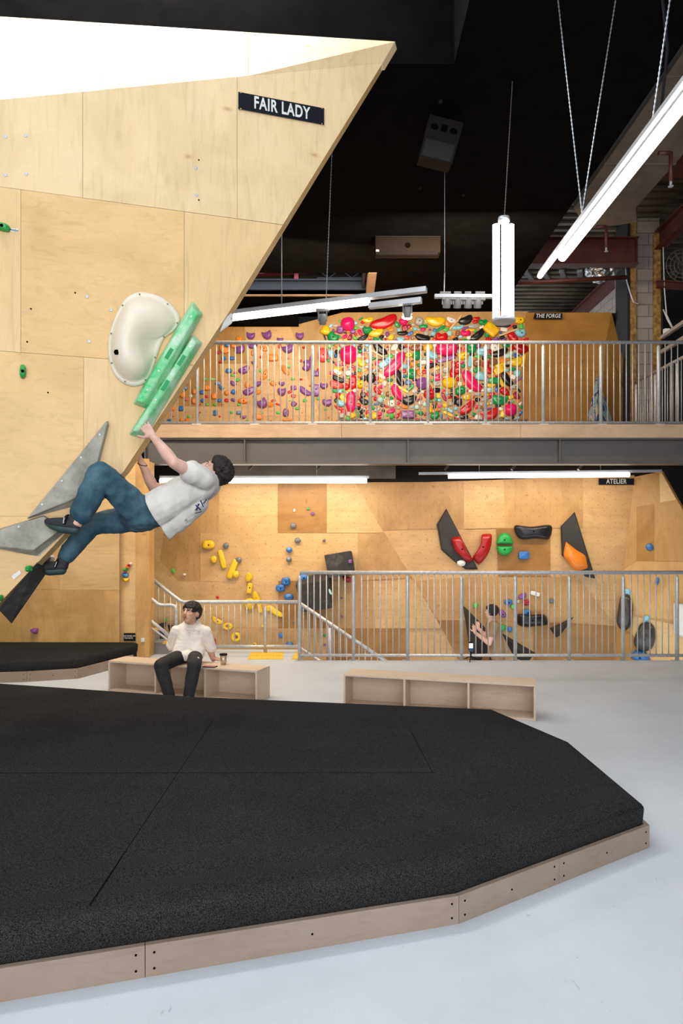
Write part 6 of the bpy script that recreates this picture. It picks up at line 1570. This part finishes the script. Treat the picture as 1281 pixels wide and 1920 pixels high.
m = MB()
for b, c in ((kA,fA),(kB,fB)): limb(m, [(pv,0.115),(b,0.075),(c+Vector((0,0,0.06)),0.06)])
fused('trousers', m, M['pants'], gh, 0.010, 3)
for c in (fA, fB): 
    m = MB(); limb(m, [(c+Vector((0,-0.02,0.0)),0.045),(c+Vector((0,0.15,-0.01)),0.036)]); fused('shoe', m, M['shoe'], gh, 0.009, 2)

# ================================================================== LIGHT
wd = bpy.data.worlds.new('World'); SC.world = wd; wd.use_nodes = True
bg = wd.node_tree.nodes['Background']; bg.inputs[0].default_value = (0.82, 0.90, 1.0, 1); bg.inputs[1].default_value = 2.0
def area(name, loc, target, sx, sy, e, c, spread=None):
    l = bpy.data.lights.new(name, 'AREA'); l.shape = 'RECTANGLE'; l.size = sx; l.size_y = sy; l.energy = e; l.color = c
    if spread: l.spread = math.radians(spread)
    o = bpy.data.objects.new(name, l); COL.objects.link(o); o.location = loc
    d = Vector(target)-Vector(loc); o.rotation_euler = d.to_track_quat('-Z', 'Y').to_euler(); return o
FRONT = area('front_fill_light', (-0.5, -2.7, 3.0), (-0.6, 6, 2.6), 7.0, 4.0, 270, (1.0, 0.955, 0.89))  # added fill behind the camera, brightens upright surfaces facing it
WARM = (1.0, 0.83, 0.62); COOL = (0.93, 0.96, 1.0); NEU = (1.0, 0.94, 0.86)
rw = area('roof_window_light', (-1.35, 5.40, 6.9), (-1.35, 5.40, 0), 3.9, 0.5, 230, (1.0, 0.97, 0.90)); rw.rotation_euler = (0, 0, ARZ)
area('deck_strip_light', (-0.6, 9.95, 2.36), (-0.6, 10.9, 0.6), 2.4, 0.08, 40, WARM)
area('deck_strip_light', (2.9, 9.95, 2.42), (2.9, 10.9, 0.6), 2.7, 0.08, 26, WARM)
area('track_light', (-0.6, 8.9, 5.1), (-1.2, 12.0, 3.9), 2.6, 0.2, 95, WARM)
area('track_light', (1.5, 8.2, 5.0), (1.6, 12.0, 4.0), 1.8, 0.2, 100, WARM)
area('pendant_and_fill_light', (1.845, 4.2, 3.83), (1.845, 4.2, 0), 0.1, 3.0, 22, NEU)
area('pendant_and_fill_light', (-2.2, 7.1, 3.83), (-2.4, 7.6, 0), 3.6, 0.1, 120, WARM)  # fill added along the left lamp, out of view, to brighten the rear wall

# ================================================================== CAMERA
cam = bpy.data.cameras.new('camera'); co = bpy.data.objects.new('camera', cam); COL.objects.link(co)
co.location = (0, 0, EYE); co.rotation_euler = (PI/2, 0, 0)
cam.sensor_fit = 'VERTICAL'; cam.sensor_height = 36; cam.sensor_width = 24; cam.lens = 36*F/1920.0
cam.shift_y = (CY-960)/1920.0; cam.shift_x = -(CX-640.5)/1920.0
cam.clip_start = 0.05; cam.clip_end = 100
SC.camera = co
vs_ = SC.view_settings; vs_.view_transform = 'Standard'; vs_.look = 'None'; vs_.exposure = 0.0; vs_.gamma = 1.0; vs_.use_curve_mapping = False
SC.cycles.max_bounces = 8; SC.cycles.diffuse_bounces = 4; SC.cycles.use_denoising = True
SC.cycles.sample_clamp_indirect = 6.0
